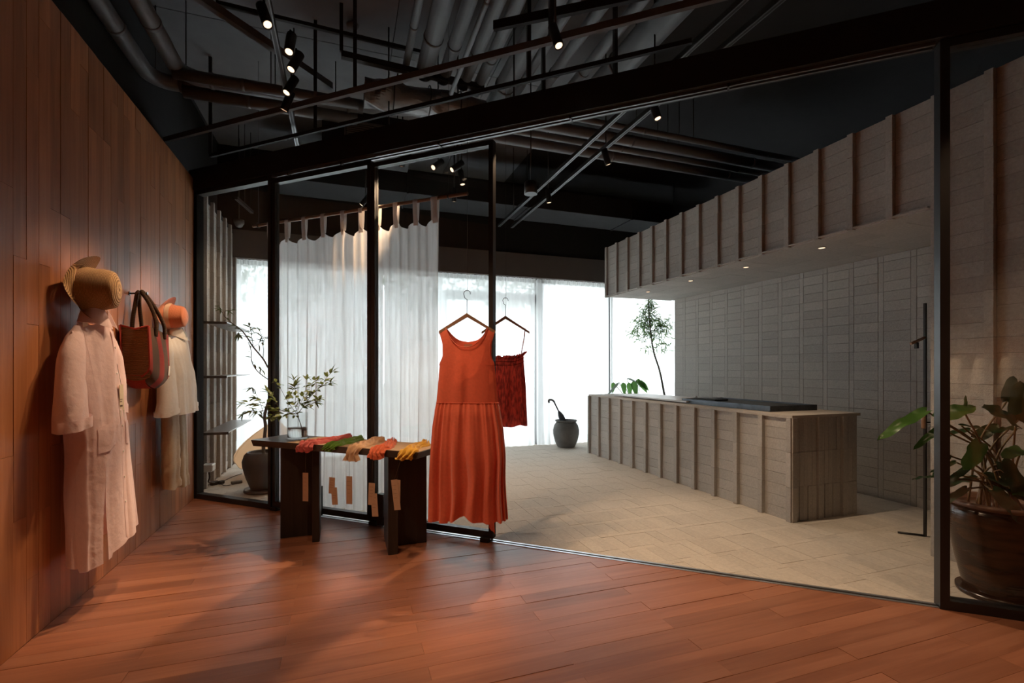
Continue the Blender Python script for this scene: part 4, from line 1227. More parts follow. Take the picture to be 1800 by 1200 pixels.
# ---- glass vase with water and the leafy branch on the table
vp = at_z(523, 770, TZ)
GLASS = bpy.data.materials.new('vase_glass'); GLASS.use_nodes = True
g_ = GLASS.node_tree.nodes['Principled BSDF']; g_.inputs['Transmission Weight'].default_value = 1.0; g_.inputs['Roughness'].default_value = 0.0; g_.inputs['IOR'].default_value = 1.45
WATER = bpy.data.materials.new('clear_water'); WATER.use_nodes = True
g_ = WATER.node_tree.nodes['Principled BSDF']; g_.inputs['Transmission Weight'].default_value = 1.0; g_.inputs['Roughness'].default_value = 0.0; g_.inputs['IOR'].default_value = 1.33; g_.inputs['Base Color'].default_value = (0.97, 0.98, 0.97, 1)
va = thing('glass_vase', 'clear cylindrical glass vase with water on the dark table', 'vase', vp + Vector((0, 0, 0.0005)))
obj('glass_wall', MB().lathe([(0.001, 0.0), (0.074, 0.0), (0.076, 0.004), (0.076, 0.20), (0.0745, 0.201), (0.073, 0.20), (0.073, 0.012), (0.001, 0.011)], 40), PANE, va)
obj('water', MB().lathe([(0.001, 0.0125), (0.0725, 0.0125), (0.0725, 0.086), (0.001, 0.086)], 40), WATER, va)
BARK = plain('twig_bark', (0.075, 0.055, 0.04), 0.85, noise=0.2, nscale=60)
LEAF = plain('branch_leaf_green', (0.15, 0.205, 0.055), 0.5, var=0.3, noise=0.1, nscale=30, trans=0.35)
br = thing('leafy_branch', 'leafy green branch standing in the glass vase', 'branch', vp + Vector((0, 0, 0.015)))
bo = Vector(br.location)
def zc(x, y, dd=0.0): return at_depth(400 + x / 8, 640 + y / 8, 3.72 + dd) - bo
rnd = random.Random(5)
skel = [([(1050, 1000), (1040, 890), (1000, 760), (980, 700)], 0.0045, 0, 0),
        ([(980, 700), (880, 680), (740, 640), (560, 600), (400, 560), (210, 560)], 0.0028, -0.10, 15),
        ([(980, 700), (900, 600), (820, 480), (720, 290), (680, 250)], 0.0022, 0.10, 9),
        ([(985, 700), (950, 560), (960, 420), (930, 230)], 0.0022, -0.04, 10),
        ([(985, 700), (1060, 600), (1180, 440), (1290, 330), (1400, 180), (1470, 110)], 0.0028, 0.05, 15),
        ([(1060, 600), (1180, 560), (1290, 490)], 0.0016, -0.10, 7),
        ([(985, 640), (1080, 420), (1110, 220)], 0.0018, 0.13, 9),
        ([(740, 640), (650, 690), (640, 740)], 0.0014, -0.12, 5),
        ([(560, 600), (480, 500), (400, 480)], 0.0014, -0.06, 6),
        ([(1180, 440), (1190, 280), (1260, 220)], 0.0014, 0.12, 6),
        ([(740, 640), (620, 440), (560, 385)], 0.0016, 0.0, 8),
        ([(980, 700), (860, 690), (760, 730)], 0.0014, -0.14, 7),
        ([(1290, 330), (1380, 290), (1440, 260)], 0.0012, 0.0, 5),
        ([(560, 600), (420, 640), (300, 660), (220, 710)], 0.0014, -0.02, 8),
        ([(820, 480), (880, 420), (960, 300)], 0.0014, 0.06, 7),
        ([(1060, 600), (1040, 560), (1130, 520), (1230, 540)], 0.0013, -0.03, 7)]
leafA = leaf_mesh('leaf', 0.054, 0.026, LEAF)
leafB = leaf_mesh('leaf', 0.066, 0.026, LEAF, 0.2)
nleaf = 0
for ctrl, r, dd, nl in skel:
    n_ = len(ctrl)
    pts = curve_pts([zc(x, y, dd * k / max(1, n_ - 1)) for k, (x, y) in enumerate(ctrl)], 6)
    obj('twig' if nl else 'stem', MB().tube(pts, [r * (1 - 0.6 * k / len(pts)) for k in range(len(pts))], 6), BARK, br)
    for k in range(nl):
        s = 0.22 + 0.78 * (k + rnd.random() * 0.5) / nl; i = min(len(pts) - 2, int(s * (len(pts) - 1)))
        p = pts[i]; d = (pts[i + 1] - pts[i]).normalized()
        for q in range(2 if rnd.random() < 0.4 else 1):
            side = Vector((rnd.uniform(-1, 1), rnd.uniform(-1, 1), rnd.uniform(-0.7, 0.75)))
            dirn = (d * rnd.uniform(0.3, 1.0) + side * 0.8)
            dirn.z = dirn.z * 0.6 + 0.05
            off = side * rnd.uniform(0.0, 0.028)
            put_leaf(br, leafA if rnd.random() < 0.6 else leafB, p + off, dirn, scale=rnd.uniform(0.75, 1.15), roll=rnd.uniform(-0.6, 0.6)); nleaf += 1
    for a in (-0.6, 0.0, 0.6):
        d = (pts[-1] - pts[-2]).normalized()
        if nl: put_leaf(br, leafB, pts[-1], Matrix.Rotation(a, 3, 'Y') @ d, scale=rnd.uniform(0.8, 1.05)); nleaf += 1

# ---- dark pot with the leaning tree left behind the glass
pt_p = Vector((-0.80, 5.62, 0))
POT = plain('dark_glazed_pot', (0.055, 0.050, 0.046), 0.5, noise=0.35, nscale=8, bump=0.15, bscale=25)
tp_ = thing('potted_tree', 'thin leaning tree in a dark grey pot behind the left glass panel', 'potted tree', pt_p)
obj('saucer', MB().lathe([(0.001, 0.0), (0.165, 0.0), (0.185, 0.012), (0.18, 0.035), (0.17, 0.03), (0.001, 0.03)], 36), POT, tp_)
pot = obj('pot', MB().lathe([(0.001, 0.03), (0.118, 0.03), (0.128, 0.05), (0.165, 0.15), (0.195, 0.26), (0.200, 0.32), (0.180, 0.385), (0.158, 0.41), (0.150, 0.415), (0.143, 0.405), (0.150, 0.385), (0.001, 0.38)], 40), POT, tp_)
obj('soil', MB().lathe([(0.001, 0.388), (0.145, 0.386)], 30, cap=False), plain('potting_soil', (0.03, 0.02, 0.015), 0.95), tp_)
def tcp(x, y, dd=0): return at_depth(340 + x / 2.857, 480 + y / 2.857, 5.06 + dd) - pt_p
TBARK = plain('grey_bark', (0.13, 0.11, 0.09), 0.85, noise=0.2, nscale=40)
TLEAF = plain('olive_leaf', (0.10, 0.135, 0.055), 0.5, var=0.3, trans=0.4)
trunk = [(-0.0, 0.01, 0.385), tuple(tcp(352, 880)), tuple(tcp(362, 770)), tuple(tcp(358, 715)), tuple(tcp(385, 620, 0.02)), tuple(tcp(420, 530, 0.02)), tuple(tcp(400, 480)), tuple(tcp(372, 470))]
obj('trunk', MB().tube(curve_pts(trunk, 8), [0.019 - 0.008 * k / 56 for k in range(57)], 8), TBARK, tp_)
tl_mesh = leaf_mesh('leaf', 0.085, 0.020, TLEAF, 0.25)
limbs = [([(372, 470), (350, 430), (300, 370), (268, 320), (240, 285), (190, 248), (155, 215)], 0.0065, 12), ([(420, 560), (370, 530), (320, 490), (292, 440), (290, 390), (275, 345)], 0.0045, 5),
         ([(350, 430), (352, 380), (345, 330), (330, 275)], 0.003, 12), ([(300, 370), (290, 300), (280, 260)], 0.0025, 12), ([(240, 285), (225, 300), (215, 315)], 0.002, 7),
         ([(155, 215), (160, 190), (200, 185)], 0.0018, 7), ([(155, 215), (135, 180), (128, 160)], 0.0018, 6), ([(362, 760), (345, 720), (310, 700), (270, 690)], 0.002, 9), ([(345, 330), (372, 320), (385, 310)], 0.002, 6),
         ([(358, 715), (330, 640), (300, 580), (295, 575)], 0.002, 9), ([(360, 740), (372, 700), (340, 690), (280, 720)], 0.002, 8), ([(300, 370), (330, 350), (350, 310)], 0.002, 8), ([(292, 440), (330, 470), (345, 490)], 0.0015, 5)]
for ctrl, r, nl in limbs:
    pts = curve_pts([tcp(x, y, 0.05 * math.sin(x)) for x, y in ctrl], 6)
    obj('limb', MB().tube(pts, [1.5 * r * (1 - 0.5 * k / len(pts)) for k in range(len(pts))], 6), TBARK, tp_)
    for k in range(nl):
        i = min(len(pts) - 2, int((0.45 + 0.55 * k / nl) * (len(pts) - 1))); d = (pts[i + 1] - pts[i]).normalized()
        side = Vector((rnd.uniform(-1, 1), rnd.uniform(-1, 1), rnd.uniform(-0.9, 0.4)))
        put_leaf(tp_, tl_mesh, pts[i], d * rnd.uniform(0.2, 0.9) + side * 0.8, scale=rnd.uniform(0.7, 1.3), roll=rnd.uniform(-0.8, 0.8))

# ---- paper floor lamp
lp = at_z(450, 836, 0.0) + Vector((0.05, 0.1, 0))
lamp = thing('paper_lamp', 'glowing teardrop paper floor lamp behind the dark pot', 'lamp', lp)
prof = [(0.04, 0.0), (0.16, 0.02), (0.26, 0.075), (0.325, 0.155), (0.335, 0.215), (0.315, 0.29), (0.265, 0.375), (0.20, 0.455), (0.13, 0.525), (0.07, 0.575), (0.025, 0.60), (0.004, 0.605)]
pr2 = []
for k in range(45):
    s = k / 44 * (len(prof) - 1); i = min(len(prof) - 2, int(s)); f = s - i
    pr2.append((prof[i][0] + (prof[i + 1][0] - prof[i][0]) * f + (0.0012 if k % 2 else -0.0012), prof[i][1] + (prof[i + 1][1] - prof[i][1]) * f))
def lshape(u, v):
    k = round(v * 44); r, z = pr2[k]; a = u * 2 * PI
    lean = 0.16 * (z / 0.6) ** 1.4
    return (r * math.cos(a) + lean, r * math.sin(a), z + 0.035)
m_, nt_, out_ = nodes('lamp_paper')
e_ = N(nt_, 'ShaderNodeEmission'); e_.inputs[0].default_value = (1.0, 0.62, 0.34, 1); e_.inputs[1].default_value = 0.42
d_ = N(nt_, 'ShaderNodeBsdfDiffuse'); d_.inputs[0].default_value = (0.60, 0.46, 0.33, 1); a_ = N(nt_, 'ShaderNodeAddShader')
L(nt_, e_.outputs[0], a_.inputs[0]); L(nt_, d_.outputs[0], a_.inputs[1]); L(nt_, a_.outputs[0], out_.inputs[0])
obj('paper_shade', MB().grid(48, 45, lshape, close=True), m_, lamp)
obj('base_ring', MB().lathe([(0.10, 0.0), (0.12, 0.0), (0.12, 0.036), (0.10, 0.036)], 30), BLACK_MET, lamp)
for a in (2.6, 3.6, 4.6):
    obj('bamboo_rib', MB().tube([tuple(Vector(lshape(a / (2 * PI), k / 44)) + Vector((math.cos(a), math.sin(a), 0)) * 0.0015) for k in range(45)], 0.0014, 5), plain('rib_cane', (0.35, 0.22, 0.12), 0.7) if a < 3 else MATS['rib_cane'], lamp)

# ---- cords and sockets at the ribbed wall
CORD = plain('black_cord', (0.015, 0.015, 0.015), 0.5)
c0 = [at_z(425, 832, 0.006), at_z(408, 838, 0.006), at_z(392, 845, 0.006), at_z(378, 846, 0.006)]
kc = tag(obj('lamp_cord', MB().tube(curve_pts(c0, 8), 0.0045, 6), CORD), 'thin black lamp cord lying on the floor under the bottom shelf', 'cord')
c1_ = [at_z(405, 852, 0.006), at_z(395, 853, 0.006), at_z(384, 848, 0.006)]
ad = thing('cord_adapter', 'small dark cord adapter with switch lying on the floor beside the pot', 'adapter', at_z(416, 850, 0.0), 0.5)
obj('case', MB().cbox(-0.055, -0.02, 0.001, 0.055, 0.02, 0.035, 0.006), plain('adapter_case', (0.10, 0.095, 0.09), 0.5), ad)
obj('lead', MB().tube([tuple(Matrix.Rotation(-0.5, 3, 'Z') @ (p - at_z(416, 850, 0.0))) for p in curve_pts(c1_, 6)], 0.004, 6), CORD, ad)
pg = thing('black_plug', 'bundle of black plugs on the floor at the ribbed wall', 'plug', at_z(378, 852, 0.0), 0.9)
obj('plug_body', MB().cbox(-0.05, -0.022, 0.001, 0.03, 0.022, 0.045, 0.008), CORD, pg)
obj('plug_body', MB().cbox(0.02, -0.05, 0.001, 0.085, -0.01, 0.04, 0.008), CORD, pg)
so = thing('white_socket', 'white socket box low on the ribbed wall beside the glass', 'socket', (-1.39, 5.80, 0.245))
obj('box', MB().cbox(0, -0.07, -0.035, 0.10, 0.07, 0.04, 0.008), plain('white_plastic', (0.62, 0.60, 0.57), 0.45), so)
obj('plug_lead', MB().tube(curve_pts([(0.06, -0.03, -0.036), (0.065, -0.03, -0.10), (0.05, 0.0, -0.15), (0.09, 0.05, -0.17)], 6), 0.008, 7), CORD, so)

# ---- urn with umbrella by the window
urn = thing('clay_urn', 'round grey clay urn on the floor in front of the window curtain', 'urn', (3.44, 7.16, 0))
CLAY = plain('grey_clay', (0.155, 0.15, 0.14), 0.8, noise=0.22, nscale=7, bump=0.2, bscale=30)
obj('body', MB().lathe([(0.001, 0.0), (0.135, 0.0), (0.15, 0.02), (0.185, 0.10), (0.212, 0.21), (0.214, 0.28), (0.195, 0.355), (0.165, 0.40), (0.158, 0.412)], 40), CLAY, urn)
obj('rim', MB().lathe([(0.158, 0.412), (0.178, 0.424), (0.182, 0.436), (0.172, 0.444), (0.150, 0.440), (0.140, 0.40), (0.15, 0.30), (0.001, 0.30)], 40, cap=False), CLAY, urn)
um = thing('umbrella', 'folded dark umbrella with curved handle standing in the clay urn', 'umbrella', (3.44, 7.16, 0.31))
u_top = at_depth(974, 706, 7.72) - Vector((3.44, 7.16, 0.31)); u_bot = Vector((0.02, 0.02, 0.0))
ux = (u_top - u_bot).normalized(); 
NAVY = plain('umbrella_cloth', (0.06, 0.065, 0.075), 0.7)
K_ = [u_bot + (u_top - u_bot) * (k / 16) for k in range(17)]
obj('canopy', MB().tube(K_[:11], [0.018, 0.026, 0.034, 0.040, 0.045, 0.048, 0.050, 0.048, 0.042, 0.032, 0.020], 9), NAVY, um)
obj('shaft', MB().tube([K_[10], K_[16]], 0.012, 8), PEG, um)
hk_ = [u_top + ux * 0.0]
for k in range(1, 11):
    a = PI * k / 10 * 1.1
    hk_.append(u_top + ux * (0.042 * math.sin(a)) + Vector((-RGT[0], -RGT[1], 0)) * (0.042 * (1 - math.cos(a))))
obj('crook', MB().tube(hk_, 0.016, 9), plain('crook_grey', (0.11, 0.11, 0.115), 0.45), um)

# ---- slender bamboo behind the counter
bm_p = Vector((5.02, 6.98, 0))
bb = thing('bamboo_tree', 'slender fine-leaved bamboo against the bright window behind the counter', 'tree', bm_p)
def bz(x, y, dd=0): return at_depth(1050 + x * 0.2666, 400 + y * 0.2666, (bm_p.x * FWD[0] + bm_p.y * FWD[1]) + dd) - bm_p
obj('planter', MB().lathe([(0.001, 0), (0.14, 0), (0.18, 0.30), (0.165, 0.30), (0.15, 0.26), (0.001, 0.26)], 28), CLAY, bb)
st_ = [(0, 0, 0.26), tuple(bz(448, 1180)), tuple(bz(438, 1080)), tuple(bz(410, 940)), tuple(bz(375, 830)), tuple(bz(355, 720)), tuple(bz(345, 620)), tuple(bz(338, 500)), tuple(bz(335, 440))]
obj('stem', MB().tube(curve_pts(st_, 6), [0.022 - 0.015 * k / 49 for k in range(49)], 7), plain('bamboo_stem', (0.11, 0.105, 0.075), 0.7), bb)
FOL = plain('bamboo_leaf', (0.16, 0.26, 0.10), 0.55, trans=0.5)
fo = MB(); tw = MB()
sprays = [(345, 480, 30), (330, 520, 60), (300, 560, 60), (260, 600, 50), (240, 650, 50), (220, 690, 30), (370, 560, 60), (390, 600, 60), (330, 620, 60), (300, 660, 60), (280, 700, 40), (440, 610, 50), (460, 650, 60), (480, 620, 50), (430, 650, 40), (360, 680, 40), (410, 700, 25), (440, 760, 30), (480, 770, 30), (330, 780, 25), (470, 700, 35), (350, 495, 50), (320, 590, 40), (290, 620, 40)]
for x, y, nl in sprays:
    base = bz(340 + (x - 340) * 0.15, y + 70, 0); c = bz(x, y, rnd.uniform(-0.25, 0.25))
    pts = curve_pts([base, base + (c - base) * 0.5 + Vector((0, 0, 0.04)), c], 5)
    tw.tube(pts, 0.0035, 4)
    for k in range(nl):
        p = pts[min(len(pts) - 1, int(rnd.uniform(0.4, 1) * len(pts)))] + Vector((rnd.gauss(0, 0.05), rnd.gauss(0, 0.05), rnd.gauss(0, 0.045)))
        d = Vector((rnd.uniform(-1, 1), rnd.uniform(-1, 1), rnd.uniform(-1.1, 0.2))).normalized()
        ln = rnd.uniform(0.08, 0.17); w = 0.008
        s = d.cross(Vector((rnd.uniform(-1, 1), rnd.uniform(-1, 1), rnd.uniform(-1, 1)))).normalized() * w
        fo.add([p, p + d * ln * 0.4 + s, p + d * ln, p + d * ln * 0.4 - s], [(0, 1, 2, 3)])
o = obj('foliage', fo, FOL, bb); o['kind'] = 'stuff'
o = obj('twigs', tw, MATS['bamboo_stem'], bb); o['kind'] = 'stuff'

# ---- broad-leaved plant beside it
ap_p = Vector((4.62, 6.85, 0))
ap = thing('broadleaf_plant', 'broad green-leaved plant peeking over the far end of the counter', 'plant', ap_p)
obj('planter', MB().lathe([(0.001, 0), (0.12, 0), (0.16, 0.26), (0.148, 0.26), (0.13, 0.22), (0.001, 0.22)], 28), CLAY, ap)
BLEAF = plain('broad_leaf', (0.12, 0.27, 0.07), 0.42, var=0.25, noise=0.12, nscale=12, trans=0.45)
big = leaf_mesh('leaf', 0.30, 0.12, BLEAF, 0.35, 10, 0.10, 0.55)
bigp = leaf_mesh('leaf', 0.42, 0.05, plain('pale_leaf', (0.30, 0.36, 0.30), 0.4, trans=0.3), 0.5, 10, 0.2, 0.5)
def apz(u, v): return at_depth(u, v, ap_p.x * FWD[0] + ap_p.y * FWD[1]) - ap_p
for (u, v), dr_, me_, sc_ in (((1095, 672), (0.05, -0.3, -1), big, 0.75), ((1105, 672), (0.1, -0.2, -1), big, 0.8), ((1112, 670), (0.25, -0.3, -1), big, 0.95), ((1122, 669), (0.7, -0.3, -0.8), big, 0.9), ((1125, 672), (0.9, -0.2, -0.6), big, 0.8), ((1078, 672), (-0.05, -0.1, -1), big, 0.6), ((1088, 672), (-0.9, -0.2, -0.7), bigp, 0.9), ((1102, 665), (1.0, -0.2, -0.25), bigp, 0.75), ((1118, 668), (0.9, 0.1, -0.5), big, 0.85)):
    p = apz(u, v)
    obj('leaf_stalk', MB().tube(curve_pts([(0, 0, 0.22), (p.x * 0.4, p.y * 0.4 + 0.03, p.z * 0.7), tuple(p)], 6), 0.005, 6), plain('stalk_green', (0.14, 0.13, 0.06), 0.6) if 'stalk_green' not in MATS else MATS['stalk_green'], ap)
    put_leaf(ap, me_, p, dr_, up=Vector((-FWD[0], -FWD[1], 0.4)), scale=sc_)

# ---- big glazed pot with philodendron on the right
bp_p = Vector((3.50, 1.665, 0))
bp = thing('potted_philodendron', 'large-leaved plant in a big dark brown glazed pot behind the right glass panel', 'potted plant', bp_p)
m_, nt_, out_ = nodes('brown_glaze')
b_ = N(nt_, 'ShaderNodeBsdfPrincipled'); b_.inputs['Roughness'].default_value = 0.22
tc_ = N(nt_, 'ShaderNodeTexCoord'); mp_ = N(nt_, 'ShaderNodeMapping'); mp_.inputs['Scale'].default_value = (3, 3, 14); L(nt_, tc_.outputs['Object'], mp_.inputs[0])
nz_ = N(nt_, 'ShaderNodeTexNoise', i_Scale=1.0, i_Detail=4); L(nt_, mp_.outputs[0], nz_.inputs['Vector'])
cr_ = N(nt_, 'ShaderNodeValToRGB'); cr_.color_ramp.elements[0].color = (0.012, 0.008, 0.006, 1); cr_.color_ramp.elements[0].position = 0.42; cr_.color_ramp.elements[1].color = (0.085, 0.035, 0.014, 1); cr_.color_ramp.elements[1].position = 0.68
L(nt_, nz_.outputs[0], cr_.inputs[0]); L(nt_, cr_.outputs[0], b_.inputs['Base Color'])
wv_ = N(nt_, 'ShaderNodeTexWave', i_Scale=22.0, i_Distortion=0.4); wv_.bands_direction = 'Z'; L(nt_, tc_.outputs['Object'], wv_.inputs['Vector'])
bu_ = N(nt_, 'ShaderNodeBump', i_Strength=0.12, i_Distance=0.004); L(nt_, wv_.outputs[0], bu_.inputs['Height']); L(nt_, bu_.outputs[0], b_.inputs['Normal'])
L(nt_, b_.outputs[0], out_.inputs[0]); GLAZE = m_
obj('saucer', MB().lathe([(0.001, 0), (0.165, 0), (0.182, 0.010), (0.182, 0.030), (0.172, 0.026), (0.001, 0.022)], 48), GLAZE, bp)
obj('pot', MB().lathe([(0.001, 0.024), (0.145, 0.024), (0.152, 0.04), (0.180, 0.17), (0.206, 0.31), (0.222, 0.42), (0.226, 0.455), (0.218, 0.485), (0.200, 0.505)], 56), GLAZE, bp)
obj('pot_rim', MB().lathe([(0.200, 0.503), (0.218, 0.508), (0.224, 0.520), (0.214, 0.532), (0.186, 0.530), (0.176, 0.50), (0.001, 0.48)], 56, cap=False), plain('rim_clay', (0.10, 0.050, 0.030), 0.5), bp)
obj('soil', MB().lathe([(0.001, 0.492), (0.178, 0.490)], 36, cap=False), MATS['potting_soil'], bp)
obj('care_card', MB().box(-0.05, -0.002, 0.0, 0.05, 0, 0.17, Matrix.Translation((0.02, -0.218, 0.19)) @ Matrix.Rotation(0.25, 4, 'Z')), plain('grey_card', (0.30, 0.28, 0.27), 0.5), bp)
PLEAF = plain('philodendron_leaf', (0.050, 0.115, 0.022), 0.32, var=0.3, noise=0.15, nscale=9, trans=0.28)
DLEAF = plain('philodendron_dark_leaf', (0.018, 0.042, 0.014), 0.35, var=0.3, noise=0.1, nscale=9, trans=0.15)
def heart_leaf(name, mat, ln, w, lobe=0.3):
    m = MB(); rows = 12; vs = []; fs = []
    for k in range(rows + 1):
        s = k / rows
        ww = w * (0.62 * math.sqrt(max(0, 1 - ((s - 0.28) / 0.72) ** 2)) if s > 0.28 else 0.62 * (0.55 + 0.45 * math.sin(s / 0.28 * PI / 2)))
        ww = max(ww, 0.001)
        y = s * ln - ln * lobe * (0.22 if k == 0 else 0)
        for j in (-1, -0.5, 0, 0.5, 1):
            yy = s * ln - (lobe * ln * 0.28 * abs(j) if s < 0.2 else 0)
            vs.append((j * ww / 2, yy, -0.20 * ln * s * s + 0.10 * abs(j) * ww + 0.008 * math.sin(s * 14) * abs(j)))
    for k in range(rows):
        for j in range(4):
            b = k * 5 + j; fs.append((b, b + 1, b + 6, b + 5))
    me = m.add(vs, fs, True).mesh(name); me.materials.append(mat); return me
hl = heart_leaf('leaf', PLEAF, 0.20, 0.15); hd = heart_leaf('leaf', DLEAF, 0.22, 0.16); ll = heart_leaf('leaf', PLEAF, 0.27, 0.085); ld = heart_leaf('leaf', DLEAF, 0.23, 0.07)
PSTALK = plain('leaf_stalk', (0.14, 0.085, 0.03), 0.5, var=0.3)
dC = bp_p.x * FWD[0] + bp_p.y * FWD[1]
def ppz(u, v, dd=0.0): return at_depth(u, v, dC + dd) - bp_p
R3 = Vector((RGT[0], RGT[1], 0)); F3 = Vector((FWD[0], FWD[1], 0)); U3 = Vector((0, 0, 1))
# attach pixel, depth offset, direction (right, toward viewer, up), facing, mesh, scale
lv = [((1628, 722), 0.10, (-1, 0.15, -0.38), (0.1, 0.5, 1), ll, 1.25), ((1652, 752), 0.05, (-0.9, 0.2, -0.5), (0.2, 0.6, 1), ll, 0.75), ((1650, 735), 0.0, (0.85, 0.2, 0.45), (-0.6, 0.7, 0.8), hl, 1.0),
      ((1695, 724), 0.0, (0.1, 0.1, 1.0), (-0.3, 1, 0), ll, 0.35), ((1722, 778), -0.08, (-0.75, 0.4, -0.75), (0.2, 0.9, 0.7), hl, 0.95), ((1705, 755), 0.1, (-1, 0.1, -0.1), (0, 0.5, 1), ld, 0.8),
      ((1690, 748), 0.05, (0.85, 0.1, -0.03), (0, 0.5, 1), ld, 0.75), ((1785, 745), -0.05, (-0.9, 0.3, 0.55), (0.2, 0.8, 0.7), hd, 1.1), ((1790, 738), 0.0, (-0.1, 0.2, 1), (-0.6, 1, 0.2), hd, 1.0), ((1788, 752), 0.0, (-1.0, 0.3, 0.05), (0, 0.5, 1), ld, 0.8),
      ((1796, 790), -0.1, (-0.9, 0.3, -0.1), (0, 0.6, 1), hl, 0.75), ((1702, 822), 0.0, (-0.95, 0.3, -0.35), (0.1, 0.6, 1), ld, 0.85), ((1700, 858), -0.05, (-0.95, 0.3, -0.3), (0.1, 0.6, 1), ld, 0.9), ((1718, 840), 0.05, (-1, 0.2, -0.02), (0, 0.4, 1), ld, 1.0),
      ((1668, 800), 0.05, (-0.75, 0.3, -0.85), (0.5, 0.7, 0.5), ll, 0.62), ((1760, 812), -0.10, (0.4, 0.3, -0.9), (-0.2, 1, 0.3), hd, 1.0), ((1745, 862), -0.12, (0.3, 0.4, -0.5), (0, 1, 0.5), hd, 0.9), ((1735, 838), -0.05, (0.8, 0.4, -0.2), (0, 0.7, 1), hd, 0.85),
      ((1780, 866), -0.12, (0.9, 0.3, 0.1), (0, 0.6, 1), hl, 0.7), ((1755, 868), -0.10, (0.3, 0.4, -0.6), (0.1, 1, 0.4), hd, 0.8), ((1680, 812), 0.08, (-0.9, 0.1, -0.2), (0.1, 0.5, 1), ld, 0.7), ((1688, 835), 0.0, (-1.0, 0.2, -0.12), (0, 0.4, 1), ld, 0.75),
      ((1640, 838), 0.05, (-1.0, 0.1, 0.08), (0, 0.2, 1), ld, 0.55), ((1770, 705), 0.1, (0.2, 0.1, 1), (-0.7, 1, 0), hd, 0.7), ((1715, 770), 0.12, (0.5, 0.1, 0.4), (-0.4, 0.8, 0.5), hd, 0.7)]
def bv(t): return R3 * t[0] - F3 * t[1] + U3 * t[2]
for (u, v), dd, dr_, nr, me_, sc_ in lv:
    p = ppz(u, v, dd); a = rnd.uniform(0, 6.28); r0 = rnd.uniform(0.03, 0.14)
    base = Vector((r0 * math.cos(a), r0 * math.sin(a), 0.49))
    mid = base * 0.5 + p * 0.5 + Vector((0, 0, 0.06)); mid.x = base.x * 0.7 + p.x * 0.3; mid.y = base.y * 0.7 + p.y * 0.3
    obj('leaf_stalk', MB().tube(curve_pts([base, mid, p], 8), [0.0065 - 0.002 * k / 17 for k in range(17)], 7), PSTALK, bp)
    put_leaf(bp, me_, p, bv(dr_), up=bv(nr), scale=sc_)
obj('raffia_tie', MB().tube(curve_pts([ppz(1748, 828, -0.1), ppz(1758, 826, -0.13), ppz(1766, 834, -0.1), ppz(1757, 838, -0.1), ppz(1768, 842, -0.12)], 6), 0.0022, 5), plain('raffia', (0.50, 0.36, 0.20), 0.8), bp)

# ---- slim steel clothes stand in the niche behind the wall end
rk = thing('clothes_stand', 'slim black steel clothes stand in the niche beside the brick wall end', 'clothes stand', (4.183, 2.423, 0))
obj('post', MB().box(-0.008, -0.008, 0.006, 0.008, 0.008, 1.78), BLACK_MET, rk)
obj('foot', MB().tube([(0.0, 0.0, 0.008), (-0.115, 0.12, 0.008)], 0.009, 6), BLACK_MET, rk)
hr = thing('clothes_hanger', 'wooden hanger end on the slim stand in the niche', 'hanger', at_depth(1626, 593, 3.66))
q0 = at_depth(1601, 604, 3.66) - at_depth(1626, 593, 3.66)
obj('arm', MB().tube([(0, 0, 0), tuple(q0)], 0.011, 8), HANG_WOOD, hr)
obj('clip', MB().cbox(q0.x * 0.6 - 0.012, q0.y * 0.6 - 0.012, q0.z * 0.6 - 0.055, q0.x * 0.6 + 0.012, q0.y * 0.6 + 0.012, q0.z * 0.6 - 0.008, 0.003), BLACK_MET, hr)
hd_ = thing('wooden_handle', 'short round wooden handle fixed at the wall end behind the long leaf', 'handle', at_depth(1623.5, 753, 3.55))
obj('grip', MB().lathe([(0.001, 0), (0.014, 0), (0.015, 0.01), (0.015, 0.085), (0.013, 0.093), (0.001, 0.094)], 16), HANG_WOOD, hd_)
obj('pin', MB().tube([(0, 0, 0.045), (0.06, -0.02, 0.045)], 0.005, 8), BLACK_MET, hd_)

# ---- trees outside the windows
for i, (x, y, h, r, lab) in enumerate(((-1.4, 11.5, 3.6, 1.3, 'leafy street tree outside, seen faintly through the left window curtain'), (1.9, 13.0, 3.8, 1.2, 'leafy street tree outside, behind the glazed doors'), (4.2, 12.5, 3.6, 0.9, 'small street tree outside, behind the curtain by the urn'))):
    t = thing('street_tree', lab, 'tree', (x, y, -0.06))
    obj('trunk', MB().tube([(0, 0, 0), (0.05, 0, h * 0.45), (0.0, 0.02, h * 0.8)], [0.09, 0.07, 0.04], 8), TBARK, t)
    m = MB(); rr = random.Random(900 + i)
    for k in range(900):
        a = rr.uniform(0, 2 * PI); q = rr.random() ** 0.4 * r; el = rr.uniform(-1, 1)
        p = Vector((math.cos(a) * q * math.sqrt(1 - el * el), math.sin(a) * q * math.sqrt(1 - el * el), h + el * r * 0.8))
        d1 = Vector((rr.uniform(-1, 1), rr.uniform(-1, 1), rr.uniform(-1, 1))).normalized(); d2 = d1.orthogonal().normalized()
        m.add([p, p + d1 * 0.09 + d2 * 0.04, p + d1 * 0.19, p + d1 * 0.09 - d2 * 0.04], [(0, 1, 2, 3)])
    o = obj('foliage', m, plain('street_tree_leaf', (0.09, 0.16, 0.05), 0.6, trans=0.4) if i == 0 else MATS['street_tree_leaf'], t); o['kind'] = 'stuff'
